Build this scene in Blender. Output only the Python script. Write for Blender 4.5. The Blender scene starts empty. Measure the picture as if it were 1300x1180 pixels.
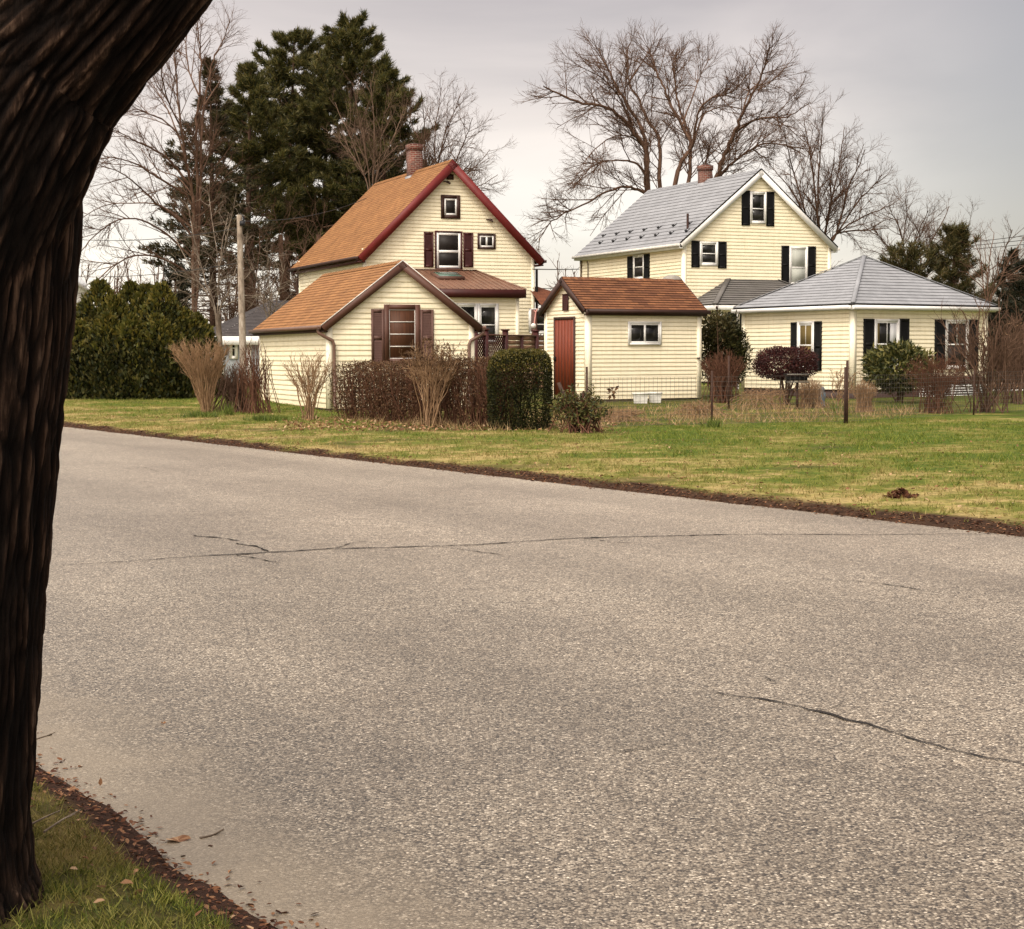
import bpy, math, random
import numpy as np
from mathutils import Vector, Matrix, noise as mnoise

R = math.radians
rnd = random.Random(7)
rng = np.random.default_rng(11)
sc = bpy.context.scene
col = sc.collection

# ------------------------------------------------------------------ camera
F_PX, PITCH, ROLL, CAMH = 2105.8, 0.06566, -0.00343, 1.6
cam_d = bpy.data.cameras.new("camera")
cam_d.sensor_width = 36.0
cam_d.lens = 36.0 * F_PX / 1300.0
cam_d.clip_start, cam_d.clip_end = 0.1, 3000
cam = bpy.data.objects.new("camera", cam_d)
cp, sp = math.cos(PITCH), math.sin(PITCH)
cr, sr = math.cos(ROLL), math.sin(ROLL)
FW = np.array([0, cp, -sp])
UP0 = np.array([0, sp, cp]); RT0 = np.array([1.0, 0, 0])
RT = cr * RT0 + sr * UP0
UPV = -sr * RT0 + cr * UP0
m = Matrix.Identity(4)
for i in range(3):
    m[i][0], m[i][1], m[i][2] = RT[i], UPV[i], -FW[i]
m[2][3] = CAMH
cam.matrix_world = m
col.objects.link(cam)
sc.camera = cam
CO = np.array([0, 0, CAMH])

def ray(x, y):
    return FW + RT * ((x - 650) / F_PX) + UPV * ((590 - y) / F_PX)
def at(x, y, Y):                       # point of the sight line at distance Y
    d = ray(x, y); return CO + d * (Y / d[1])
def gp(x, y, z=0.0):                   # ground point
    d = ray(x, y); return CO + d * ((z - CAMH) / d[2])
def nrm(v):
    v = np.asarray(v, float); return v / (np.linalg.norm(v) + 1e-12)

# ------------------------------------------------------------------ mesh builder
class MB:
    def __init__(s): s.V = []; s.F = []; s.n = 0
    def arr(s, V, F, uv=None):
        V = np.asarray(V, float).reshape(-1, 3); F = np.asarray(F, int)
        s.V.append(V); s.F.append((F + s.n, uv)); s.n += len(V)
    def poly(s, pts, uv=None):
        k = len(pts)
        s.arr(pts, [list(range(k))], None if uv is None else np.asarray(uv, float).reshape(1, k, 2))
    def box(s, O, U, V, N, u0, u1, v0, v1, n0, n1):
        O, U, V, N = (np.asarray(a, float) for a in (O, U, V, N))
        P = [O + U * u + V * v + N * n for n in (n0, n1) for v in (v0, v1) for u in (u0, u1)]
        du, dv, dn = abs(u1 - u0), abs(v1 - v0), abs(n1 - n0)
        Fs = [[0, 2, 3, 1], [4, 5, 7, 6], [0, 1, 5, 4], [2, 6, 7, 3], [0, 4, 6, 2], [1, 3, 7, 5]]
        q = lambda a, b: [[0, 0], [0, b], [a, b], [a, 0]]
        uv = [q(du, dv), [[0, 0], [du, 0], [du, dv], [0, dv]], [[0, 0], [du, 0], [du, dn], [0, dn]],
              [[0, 0], [0, dn], [du, dn], [du, 0]], [[0, 0], [dn, 0], [dn, dv], [0, dv]], [[0, 0], [0, dv], [dn, dv], [dn, 0]]]
        s.arr(P, Fs, np.array(uv, float))
    def wbox(s, x0, x1, y0, y1, z0, z1):
        s.box((0, 0, 0), (1, 0, 0), (0, 1, 0), (0, 0, 1), x0, x1, y0, y1, z0, z1)
    def beam(s, a, b, w, h, up=(0, 0, 1)):       # box along a->b, w across, h along up
        a = np.asarray(a, float); b = np.asarray(b, float)
        t = b - a; L = np.linalg.norm(t); t = t / L
        sd = nrm(np.cross(t, up)); u = np.cross(sd, t)
        s.box(a, t, sd, u, 0, L, -w / 2, w / 2, -h / 2, h / 2)
    def tube(s, pts, rads, sides=6, cap=False):
        P = np.asarray(pts, float); k = len(P)
        r = np.broadcast_to(np.asarray(rads, float), (k,)).reshape(k, 1, 1)
        T = np.empty_like(P); T[1:-1] = P[2:] - P[:-2]; T[0] = P[1] - P[0]; T[-1] = P[-1] - P[-2]
        T /= np.linalg.norm(T, axis=1, keepdims=True) + 1e-12
        m_ = T.mean(0); ref = np.array([0, 0, 1.]) if abs(m_[2]) < .75 else np.array([1., 0.1, 0])
        A = np.cross(T, ref); A /= np.linalg.norm(A, axis=1, keepdims=True) + 1e-12
        B = np.cross(T, A)
        th = np.arange(sides) * (2 * math.pi / sides)
        V = P[:, None, :] + r * (A[:, None, :] * np.cos(th)[None, :, None] + B[:, None, :] * np.sin(th)[None, :, None])
        i = np.arange(k - 1)[:, None] * sides; j = np.arange(sides)[None, :]; j2 = (j + 1) % sides
        Fq = np.stack([i + j, i + sides + j, i + sides + j2, i + j2], -1).reshape(-1, 4)
        s.arr(V.reshape(-1, 3), Fq)
        if cap:
            s.arr(V[0], [list(range(sides))]); s.arr(V[-1], [list(range(sides))[::-1]])
    def blades(s, P, D, L, W):                   # thin triangles
        n = len(P); P = np.asarray(P, float)
        D = D / (np.linalg.norm(D, axis=1, keepdims=True) + 1e-9)
        S = np.cross(D, rng.normal(size=(n, 3))); S /= np.linalg.norm(S, axis=1, keepdims=True) + 1e-9
        L = np.broadcast_to(L, (n,))[:, None]; W = np.broadcast_to(W, (n,))[:, None]
        V = np.stack([P - S * W / 2, P + S * W / 2, P + D * L], 1).reshape(-1, 3)
        s.arr(V, np.arange(3 * n).reshape(-1, 3))
    def leaves(s, P, D, L, W, bend=.25):         # diamond leaves, folded on the midrib
        n = len(P); P = np.asarray(P, float)
        D = D / (np.linalg.norm(D, axis=1, keepdims=True) + 1e-9)
        S = np.cross(D, rng.normal(size=(n, 3))); S /= np.linalg.norm(S, axis=1, keepdims=True) + 1e-9
        N = np.cross(D, S)
        L = np.broadcast_to(L, (n,))[:, None]; W = np.broadcast_to(W, (n,))[:, None]
        m_ = P + D * L * .5
        V = np.stack([P, m_ + S * W / 2 + N * W * bend, P + D * L, m_ - S * W / 2 + N * W * bend], 1).reshape(-1, 3)
        b = np.arange(n)[:, None] * 4
        s.arr(V, np.concatenate([b + [0, 1, 2], b + [0, 2, 3]], 0))
    def build(s, name, mat, parent=None, off=None, smooth=False, uv=True):
        V = np.concatenate(s.V) if s.V else np.zeros((0, 3))
        if off is not None: V = V - np.asarray(off, float)
        me = bpy.data.meshes.new(name)
        me.vertices.add(len(V)); me.vertices.foreach_set("co", V.ravel())
        li = []; ls = []; lt = []; uvs = []; pos = 0; anyuv = any(u is not None for _, u in s.F)
        for Fa, u in s.F:
            n, k = Fa.shape
            li.append(Fa.ravel()); ls.append(pos + np.arange(n) * k); lt.append(np.full(n, k)); pos += n * k
            if anyuv: uvs.append(np.zeros((n * k, 2)) if u is None else np.asarray(u, float).reshape(-1, 2))
        me.loops.add(pos); me.loops.foreach_set("vertex_index", np.concatenate(li))
        me.polygons.add(sum(len(a) for a in ls))
        me.polygons.foreach_set("loop_start", np.concatenate(ls)); me.polygons.foreach_set("loop_total", np.concatenate(lt))
        if anyuv and uv:
            me.uv_layers.new(name="UVMap").data.foreach_set("uv", np.concatenate(uvs).ravel())
        me.update(calc_edges=True); me.validate()
        if smooth: me.polygons.foreach_set("use_smooth", np.ones(len(me.polygons), bool))
        me.materials.append(mat)
        o = bpy.data.objects.new(name, me); col.objects.link(o)
        if parent is not None: o.parent = parent
        elif off is not None: o.location = off
        return o

def tag(o, label=None, cat=None, group=None, kind=None):
    if label: o['label'] = label
    if cat: o['category'] = cat
    if group: o['group'] = group
    if kind: o['kind'] = kind
    return o
def thing(name, label, cat, loc=(0, 0, 0), rz=0.0, group=None):
    o = bpy.data.objects.new(name, None); o.empty_display_size = .2
    col.objects.link(o); o.location = loc; o.rotation_euler = (0, 0, rz)
    return tag(o, label, cat, group)

# ------------------------------------------------------------------ materials
def new_mat(name):
    mt = bpy.data.materials.new(name); mt.use_nodes = True
    nt = mt.node_tree; b = nt.nodes["Principled BSDF"]
    return mt, nt, b
def N(nt, typ, **kw):
    n = nt.nodes.new(typ)
    for k, v in kw.items():
        if k.startswith("i_"): n.inputs[k[2:].replace("_", " ")].default_value = v
        else: setattr(n, k, v)
    return n
def ramp(nt, stops, interp='LINEAR'):
    n = nt.nodes.new("ShaderNodeValToRGB"); e = n.color_ramp; e.interpolation = interp
    while len(e.elements) < len(stops): e.elements.new(.5)
    for el, (p, c) in zip(e.elements, stops):
        el.position = p; el.color = (*c, 1) if len(c) == 3 else c
    return n
def mixc(nt, a, b, fac, mode='MIX'):
    n = nt.nodes.new("ShaderNodeMix"); n.data_type = 'RGBA'; n.blend_type = mode
    for sock, v in ((n.inputs[0], fac), (n.inputs[6], a), (n.inputs[7], b)):
        if hasattr(v, "links"): nt.links.new(v, sock)
        elif isinstance(v, (int, float)): sock.default_value = v
        else: sock.default_value = (*v, 1)
    return n.outputs[2]
def noise(nt, scale, detail=4, rough=.55, coord='Object', stretch=None):
    tc = nt.nodes.new("ShaderNodeTexCoord"); out = tc.outputs[coord]
    if stretch:
        mp = nt.nodes.new("ShaderNodeMapping"); mp.inputs['Scale'].default_value = stretch
        nt.links.new(out, mp.inputs[0]); out = mp.outputs[0]
    n = N(nt, "ShaderNodeTexNoise"); n.inputs['Scale'].default_value = scale
    n.inputs['Detail'].default_value = detail; n.inputs['Roughness'].default_value = rough
    nt.links.new(out, n.inputs['Vector']); return n.outputs[0]
def bump(nt, b, h, strength=.3, dist=.02):
    n = nt.nodes.new("ShaderNodeBump"); n.inputs['Strength'].default_value = strength; n.inputs['Distance'].default_value = dist
    nt.links.new(h, n.inputs['Height']); nt.links.new(n.outputs[0], b.inputs['Normal'])
def cmul(c, k): return tuple(min(1, x * k) for x in c)

def paint(name, c, rough=.55, var=.12, scale=3.0, spec=.3, stretch=None):
    mt, nt, b = new_mat(name)
    h = noise(nt, scale, 5, .6, stretch=stretch)
    r = ramp(nt, [(.3, cmul(c, 1 - var)), (.7, cmul(c, 1 + var))]); nt.links.new(h, r.inputs[0])
    nt.links.new(r.outputs[0], b.inputs['Base Color']); b.inputs['Roughness'].default_value = rough
    b.inputs['Specular IOR Level'].default_value = spec
    return mt
def siding_mat(name, c):
    mt, nt, b = new_mat(name)
    h = noise(nt, 1.2, 5, .6); h2 = noise(nt, 9, 4, .7, stretch=(.25, .25, 3))
    r = ramp(nt, [(.25, cmul(c, .90)), (.75, cmul(c, 1.04))]); nt.links.new(h, r.inputs[0])
    r2 = ramp(nt, [(.33, (.80, .77, .70)), (.58, (1, 1, 1))]); nt.links.new(h2, r2.inputs[0])
    cc = mixc(nt, r.outputs[0], r2.outputs[0], .5, 'MULTIPLY')
    h5 = noise(nt, 5, 5, .7, stretch=(1.5, 1.5, .12)); r5 = ramp(nt, [(.5, (1, 1, 1)), (.75, (.84, .80, .72))]); nt.links.new(h5, r5.inputs[0]); cc = mixc(nt, cc, r5.outputs[0], .6, 'MULTIPLY')
    # shade line painted into the colour at each lap (uv.y counts courses)
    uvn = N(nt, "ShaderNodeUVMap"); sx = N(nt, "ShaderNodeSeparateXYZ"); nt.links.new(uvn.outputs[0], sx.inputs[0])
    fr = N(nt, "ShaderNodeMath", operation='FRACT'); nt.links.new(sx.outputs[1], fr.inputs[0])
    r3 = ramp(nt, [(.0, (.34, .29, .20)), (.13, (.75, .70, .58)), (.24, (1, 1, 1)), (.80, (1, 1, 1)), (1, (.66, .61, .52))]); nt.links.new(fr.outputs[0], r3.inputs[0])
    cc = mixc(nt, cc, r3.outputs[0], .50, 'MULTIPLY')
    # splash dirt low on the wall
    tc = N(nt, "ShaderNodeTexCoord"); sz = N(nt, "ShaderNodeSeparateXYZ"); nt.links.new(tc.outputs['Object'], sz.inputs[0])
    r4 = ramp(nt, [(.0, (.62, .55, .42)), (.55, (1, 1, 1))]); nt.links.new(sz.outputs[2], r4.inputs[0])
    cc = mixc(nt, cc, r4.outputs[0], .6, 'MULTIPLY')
    nt.links.new(cc, b.inputs['Base Color']); b.inputs['Roughness'].default_value = .6
    b.inputs['Specular IOR Level'].default_value = .25
    return mt
def shingle_mat(name, c1, c2, mortar, rowh=.14, bw=.30, var=.35, rough=.9, msize=.006):
    mt, nt, b = new_mat(name)
    uvn = N(nt, "ShaderNodeUVMap")
    br = N(nt, "ShaderNodeTexBrick"); br.offset = .5; br.squash = 1.0
    br.inputs['Scale'].default_value = 1; br.inputs['Mortar Size'].default_value = msize; br.inputs['Mortar Smooth'].default_value = .3
    br.inputs['Bias'].default_value = 0; br.inputs['Brick Width'].default_value = bw; br.inputs['Row Height'].default_value = rowh
    br.inputs['Color1'].default_value = (*c1, 1); br.inputs['Color2'].default_value = (*c2, 1); br.inputs['Mortar'].default_value = (*mortar, 1)
    nt.links.new(uvn.outputs[0], br.inputs['Vector'])
    h = noise(nt, .9, 5, .65); r = ramp(nt, [(.3, (1 - var,) * 3), (.7, (1 + var * .4,) * 3)]); nt.links.new(h, r.inputs[0])
    cc = mixc(nt, br.outputs[0], r.outputs[0], .8, 'MULTIPLY')
    h2 = noise(nt, 60, 3, .7); r2 = ramp(nt, [(.3, (.72,) * 3), (.7, (1.2,) * 3)]); nt.links.new(h2, r2.inputs[0])
    cc = mixc(nt, cc, r2.outputs[0], .7, 'MULTIPLY')
    h3 = noise(nt, 3.5, 4, .6, stretch=(1, 1, .15)); r3 = ramp(nt, [(.35, (.8,) * 3), (.6, (1.05,) * 3)]); nt.links.new(h3, r3.inputs[0])
    cc = mixc(nt, cc, r3.outputs[0], .6, 'MULTIPLY')
    nt.links.new(cc, b.inputs['Base Color']); b.inputs['Roughness'].default_value = rough
    b.inputs['Specular IOR Level'].default_value = .2
    bump(nt, b, h2, .4, .01)
    return mt
def leaf_mat(name, cols, rough=.6, trans=.25, spec=.3):
    mt, nt, b = new_mat(name)
    g = N(nt, "ShaderNodeNewGeometry"); k = len(cols)
    r = ramp(nt, [(i / max(1, k - 1), c) for i, c in enumerate(cols)]); nt.links.new(g.outputs['Random Per Island'], r.inputs[0])
    h = noise(nt, 1.6, 3, .6); r2 = ramp(nt, [(.3, (.6,) * 3), (.7, (1.25,) * 3)]); nt.links.new(h, r2.inputs[0])
    cc = mixc(nt, r.outputs[0], r2.outputs[0], .8, 'MULTIPLY')
    nt.links.new(cc, b.inputs['Base Color']); b.inputs['Roughness'].default_value = rough
    b.inputs['Specular IOR Level'].default_value = spec
    if trans:
        tr = N(nt, "ShaderNodeBsdfTranslucent"); nt.links.new(cc, tr.inputs[0])
        mx = N(nt, "ShaderNodeMixShader"); mx.inputs[0].default_value = trans
        nt.links.new(b.outputs[0], mx.inputs[1]); nt.links.new(tr.outputs[0], mx.inputs[2])
        nt.links.new(mx.outputs[0], nt.nodes["Material Output"].inputs[0])
    return mt

CREAM = (.95, .865, .645)
M = {}
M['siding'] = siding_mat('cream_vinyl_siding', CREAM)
M['cream'] = paint('cream_trim', (.95, .87, .67), .5, .06)
M['white'] = paint('white_trim', (.80, .78, .74), .45, .07)
M['offwhite'] = paint('weathered_white', (.62, .59, .54), .6, .18, 6)
M['red'] = paint('barn_red_trim', (.14, .016, .014), .5, .18)
M['maroon'] = paint('dark_maroon_trim', (.05, .010, .008), .5, .2)
M['brown'] = paint('brown_trim', (.095, .042, .028), .5, .15)
M['taupe'] = paint('taupe_brown_shutter', (.115, .058, .045), .55, .12)
M['dkbrown'] = paint('dark_brown_fascia', (.045, .02, .014), .55, .2)
M['black'] = paint('black_shutter', (.008, .0075, .007), .6, .2, spec=.15)
M['gutterbrown'] = paint('brown_gutter', (.14, .075, .05), .4, .15, spec=.5)
M['door'] = paint('red_stained_door', (.17, .032, .012), .55, .35, 5, stretch=(6, 6, .5))
M['planks'] = paint('brown_stained_boards', (.075, .028, .012), .6, .35, 4, stretch=(8, 8, .5))
M['deckwood'] = paint('weathered_deck_boards', (.23, .13, .075), .75, .25, 4, stretch=(1, 1, 8))
M['foundation'] = paint('foundation_parging', (.20, .15, .11), .9, .25, 5)
M['flash'] = paint('grey_flashing', (.27, .27, .28), .5, .2, 6, spec=.5)
M['metal_dark'] = paint('rusty_steel', (.045, .022, .014), .75, .4, 20)
M['wire'] = paint('galvanised_wire', (.10, .085, .07), .6, .2, 20)
M['cable'] = paint('black_cable', (.02, .02, .022), .6, .1)
M['darkglass'] = None
mt, nt, b = new_mat('window_glass'); b.inputs['Base Color'].default_value = (.012, .013, .013, 1)
b.inputs['Roughness'].default_value = .10; b.inputs['Specular IOR Level'].default_value = .22
h = noise(nt, 1.8, 3, .5); r_ = ramp(nt, [(.35, (.006, .006, .006)), (.62, (.03, .028, .025)), (.75, (.06, .052, .042))]); nt.links.new(h, r_.inputs[0]); nt.links.new(r_.outputs[0], b.inputs['Base Color'])
h2 = noise(nt, 2.5, 2, .5); bump(nt, b, h2, .08, .05)
M['darkglass'] = mt
M['curtain'] = paint('pale_curtain', (.42, .43, .38), .9, .12, 3, stretch=(14, 14, .2))
M['gold'] = paint('golden_drape', (.15, .105, .035), .9, .3, 3, stretch=(10, 10, .3))
M['whitecurt'] = paint('white_curtain', (.62, .62, .62), .9, .2, 3, stretch=(14, 14, .3))
M['screen'] = paint('window_screen_grey', (.022, .018, .016), .5, .25, 3, spec=.2)
M['sh_orange'] = shingle_mat('orange_brown_shingle', (.30, .145, .055), (.235, .108, .042), (.14, .06, .025), .14, .31, .25)
M['sh_rust'] = shingle_mat('rust_shingle', (.225, .095, .042), (.125, .05, .025), (.045, .02, .011), .125, .30, .30)
M['sh_grey'] = shingle_mat('pale_grey_shingle', (.275, .28, .295), (.255, .26, .275), (.17, .172, .18), .26, 60.0, .2, msize=.012)
M['sh_grey2'] = shingle_mat('pale_grey_hip_shingle', (.275, .28, .295), (.255, .26, .275), (.17, .172, .18), .20, 60.0, .2, msize=.010)
M['sh_dkgrey'] = shingle_mat('grey_green_shingle', (.15, .14, .13), (.13, .12, .11), (.06, .055, .05), .22, 60.0, .2, msize=.018)
M['sh_char'] = shingle_mat('charcoal_shingle', (.085, .075, .075), (.07, .06, .06), (.03, .03, .03), .14, .3, .25)
M['sh_brown'] = shingle_mat('dark_brown_shingle', (.17, .06, .03), (.12, .042, .022), (.05, .02, .012), .14, .3, .3)
M['metalroof'] = paint('brown_metal_roof', (.16, .08, .05), .45, .18, 2, spec=.4)
M['skyglass'] = paint('green_skylight', (.05, .10, .075), .15, .15, spec=.6)
M['pale_roof'] = paint('pale_metal_roof', (.74, .75, .77), .4, .08, spec=.4)
M['bluegrey'] = paint('blue_grey_wall', (.30, .32, .33), .7, .1)
# bricks
mt, nt, b = new_mat('red_brick'); uvn = N(nt, "ShaderNodeUVMap")
br = N(nt, "ShaderNodeTexBrick"); br.inputs['Scale'].default_value = 1; br.inputs['Brick Width'].default_value = .21; br.inputs['Row Height'].default_value = .075
br.inputs['Mortar Size'].default_value = .009; br.inputs['Color1'].default_value = (.15, .034, .018, 1); br.inputs['Color2'].default_value = (.075, .018, .011, 1); br.inputs['Mortar'].default_value = (.24, .19, .15, 1)
nt.links.new(uvn.outputs[0], br.inputs['Vector']); h = noise(nt, 7, 4, .6); r_ = ramp(nt, [(.3, (.6,) * 3), (.7, (1.2,) * 3)]); nt.links.new(h, r_.inputs[0])
nt.links.new(mixc(nt, br.outputs[0], r_.outputs[0], .8, 'MULTIPLY'), b.inputs['Base Color']); b.inputs['Roughness'].default_value = .9; bump(nt, b, br.outputs[1], -.4, .01)
M['brick'] = mt
def bark_mat(name, cols, scale, stretch, bs=.6):
    mt, nt, b = new_mat(name)
    h = noise(nt, scale, 6, .65, stretch=stretch); k = len(cols)
    r = ramp(nt, [(.3 + .42 * i / (k - 1), c) for i, c in enumerate(cols)]); nt.links.new(h, r.inputs[0])
    nt.links.new(r.outputs[0], b.inputs['Base Color']); b.inputs['Roughness'].default_value = .9; b.inputs['Specular IOR Level'].default_value = .15
    bump(nt, b, h, bs, .03); return mt
mt, nt, b = new_mat('dark_ridged_bark')
at_ = N(nt, "ShaderNodeAttribute"); at_.attribute_name = 'ridge'
h = noise(nt, 95, 5, .75, stretch=(1, 1, .10)); ad = N(nt, "ShaderNodeMath", operation='MULTIPLY_ADD'); nt.links.new(h, ad.inputs[0]); ad.inputs[1].default_value = .75; nt.links.new(at_.outputs['Fac'], ad.inputs[2])
r_ = ramp(nt, [(.28, (.0022, .0014, .001)), (.55, (.0065, .0038, .0025)), (.78, (.022, .0125, .008)), (1.0, (.11, .070, .048))]); mr = N(nt, "ShaderNodeMath", operation='MULTIPLY'); mr.inputs[1].default_value = .72; nt.links.new(ad.outputs[0], mr.inputs[0]); nt.links.new(mr.outputs[0], r_.inputs[0])  # groove shade painted in: deep furrows darkened, ridges lightened
h2 = noise(nt, 11, 6, .75, stretch=(1, 1, .35)); r2 = ramp(nt, [(.35, (.5, .47, .43)), (.52, (1.1, 1, .92)), (.66, (2.0, 2.1, 2.2))]); nt.links.new(h2, r2.inputs[0])
nt.links.new(mixc(nt, r_.outputs[0], r2.outputs[0], .8, 'MULTIPLY'), b.inputs['Base Color']); b.inputs['Roughness'].default_value = .9; b.inputs['Specular IOR Level'].default_value = .12
bump(nt, b, h, 1.0, .012); M['bark'] = mt
M['limb_bark'] = bark_mat('dark_branch_bark', [(.008, .005, .004), (.025, .014, .009), (.06, .035, .022)], 14, (1, 1, .3), .5)
M['twig'] = bark_mat('bare_branch_bark', [(.050, .027, .017), (.105, .06, .039), (.18, .108, .073)], 6, (1, 1, .4), .3)
M['twig_pale'] = bark_mat('pale_branch_bark', [(.07, .042, .027), (.12, .075, .05), (.19, .125, .088)], 6, (1, 1, .4), .3)
M['twig_red'] = bark_mat('reddish_twig', [(.06, .026, .015), (.11, .05, .03), (.17, .085, .05)], 8, (1, 1, .5), .3)
M['twig_tan'] = bark_mat('tan_twig', [(.16, .095, .05), (.27, .165, .09), (.38, .25, .15)], 8, (1, 1, .5), .3)
M['twig_grey'] = bark_mat('grey_brush_twig', [(.07, .05, .036), (.15, .115, .085), (.30, .25, .19)], 5, (1, 1, .5), .3)
M['trunk'] = bark_mat('pine_bark', [(.03, .017, .011), (.075, .042, .028), (.13, .08, .055)], 9, (1, 1, .3), .5)
M['pole'] = bark_mat('weathered_pole', [(.13, .10, .075), (.33, .27, .21), (.52, .46, .38)], 7, (1, 1, .35), .3)
M['needle'] = leaf_mat('pine_needles', [(.016, .019, .006), (.045, .05, .012), (.10, .092, .022), (.19, .15, .048)], .6, .25)
M['needle_olive2'] = leaf_mat('brown_olive_needles', [(.012, .014, .006), (.03, .03, .010), (.06, .05, .018), (.10, .07, .03)], .65, .2)
M['needle_dk'] = leaf_mat('dark_spruce_needles', [(.007, .010, .005), (.016, .02, .009), (.03, .03, .013), (.05, .038, .018)], .7, .15)
M['needle_olive'] = leaf_mat('olive_cedar_foliage', [(.022, .024, .008), (.05, .048, .014), (.085, .07, .022), (.12, .085, .03)], .6, .2)
M['arbor'] = leaf_mat('arborvitae_foliage', [(.010, .014, .004), (.028, .034, .008), (.055, .056, .014), (.11, .09, .024)], .6, .2)
M['arbor_top'] = leaf_mat('arborvitae_new_growth', [(.04, .045, .008), (.10, .095, .015), (.17, .13, .025)], .6, .25)
M['boxwood'] = leaf_mat('boxwood_leaf', [(.008, .010, .004), (.022, .024, .007), (.06, .055, .013)], .6, .15, .12)
M['boxtop'] = leaf_mat('boxwood_new_leaf', [(.05, .05, .01), (.11, .095, .018), (.17, .125, .03)], .5, .2)
M['rhodo'] = leaf_mat('rhododendron_leaf', [(.018, .024, .008), (.05, .06, .018), (.115, .11, .03), (.20, .17, .055)], .5, .15, .2)
M['maple'] = leaf_mat('burgundy_maple_leaf', [(.018, .005, .005), (.045, .010, .009), (.085, .022, .016)], .7, .15)
M['hedgeleaf'] = leaf_mat('brown_hedge_leaf', [(.034, .017, .008), (.074, .036, .016), (.118, .06, .026), (.16, .09, .042)], .7, .2)
M['deadleaf'] = leaf_mat('dead_leaf', [(.09, .035, .018), (.19, .085, .04), (.33, .18, .09), (.52, .36, .22)], .8, .2)
M['litter'] = leaf_mat('old_leaf_litter', [(.03, .011, .006), (.085, .028, .013), (.15, .06, .025), (.27, .14, .07)], .85, .15)
M['straw'] = leaf_mat('dry_straw', [(.16, .09, .04), (.34, .22, .10), (.52, .37, .19), (.22, .13, .06)], .7, .25)
M['greenplant'] = leaf_mat('spring_green_leaf', [(.045, .075, .012), (.11, .15, .024), (.22, .25, .055)], .5, .3)
M['blue'] = paint('pale_blue_paint', (.13, .18, .22), .6, .2, 12)
M['pink'] = paint('pale_pink_ribbon', (.62, .30, .26), .7, .15)
M['planter'] = paint('white_plastic_planter', (.62, .60, .54), .5, .2, 8)
M['potgrey'] = paint('grey_plastic', (.22, .20, .17), .5, .2, 8)

# ------------------------------------------------------------------ ground, road
RD = nrm((-.53, .848, 0)); RN = nrm((.848, .53, 0))      # along the road, away from the camera side
N0, N1 = 1.87, 11.42                                      # road edges
def rp(s, n, z=0.0): return RD * s + RN * n + np.array([0, 0, z])
def sn(p): return float(np.dot(p, RD)), float(np.dot(p, RN))
def fnoise(x, y, sc_=1.0, o=0): return mnoise.noise(Vector((x * sc_ + o, y * sc_ - o, o * .37)))
def zg(x, y):                                            # lawn height on the house side
    n = x * RN[0] + y * RN[1] - N1
    t = max(0.0, n)
    z = .07 * min(1, t / .25) + .05 * min(1, t / 3) + .02 * fnoise(x, y, .5) * min(1, t)
    z += .33 * (lambda k: k * k * (3 - 2 * k))(min(1, max(0, (y - 36) / 26)))
    return z
def gpl(x, y):                                           # lawn point behind a pixel
    z = .1
    for _ in range(8):
        p = gp(x, y, z); z = zg(p[0], p[1])
    p[2] = z; return p

def edge_wob(s, k): return .05 * fnoise(s, k, 1.3, k) + .035 * fnoise(s, k, 4.0, k + 5)

mt, nt, b = new_mat('meadow_ground')
h = noise(nt, .08, 6, .6); r_ = ramp(nt, [(.3, (.07, .07, .02)), (.55, (.12, .11, .035)), (.75, (.20, .16, .07))]); nt.links.new(h, r_.inputs[0])
nt.links.new(r_.outputs[0], b.inputs['Base Color']); b.inputs['Roughness'].default_value = 1
M['meadow'] = mt
g = MB(); g.poly([(-1500, -200, -.12), (1500, -200, -.12), (1500, 2500, -.12), (-1500, 2500, -.12)])
tag(g.build('ground', M['meadow']), 'wide open ground around the houses', kind='structure')

# asphalt
mt, nt, b = new_mat('old_asphalt')
tc = N(nt, "ShaderNodeTexCoord")
vo = N(nt, "ShaderNodeTexVoronoi"); vo.inputs['Scale'].default_value = 115; nt.links.new(tc.outputs['Object'], vo.inputs['Vector'])
sx = N(nt, "ShaderNodeSeparateColor"); nt.links.new(vo.outputs['Color'], sx.inputs[0])
agg = ramp(nt, [(0, (.022, .014, .008)), (.18, (.075, .056, .038)), (.42, (.17, .139, .104)), (.70, (.25, .212, .165)), (.90, (.34, .295, .235)), (1, (.62, .56, .47))]); nt.links.new(sx.outputs[0], agg.inputs[0])
vd = ramp(nt, [(.0, (1.05, 1.05, 1.05)), (.5, (1, 1, 1)), (.9, (.22, .20, .18))]); 
sc1 = N(nt, "ShaderNodeMath", operation='MULTIPLY'); sc1.inputs[1].default_value = 1.15; nt.links.new(vo.outputs['Distance'], sc1.inputs[0]); nt.links.new(sc1.outputs[0], vd.inputs[0])
cc = mixc(nt, agg.outputs[0], vd.outputs[0], .75, 'MULTIPLY')
vo2 = N(nt, "ShaderNodeTexVoronoi"); vo2.inputs['Scale'].default_value = 48; nt.links.new(tc.outputs['Object'], vo2.inputs['Vector'])
s2 = N(nt, "ShaderNodeSeparateColor"); nt.links.new(vo2.outputs['Color'], s2.inputs[0])
rr = ramp(nt, [(0, (.62,) * 3), (.5, (1,) * 3), (1, (1.35,) * 3)]); nt.links.new(s2.outputs[0], rr.inputs[0]); cc = mixc(nt, cc, rr.outputs[0], .45, 'MULTIPLY')
h = noise(nt, 7, 6, .75); rr = ramp(nt, [(.3, (.74, .73, .71)), (.7, (1.2, 1.19, 1.17))]); nt.links.new(h, rr.inputs[0]); cc = mixc(nt, cc, rr.outputs[0], .8, 'MULTIPLY')
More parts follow.
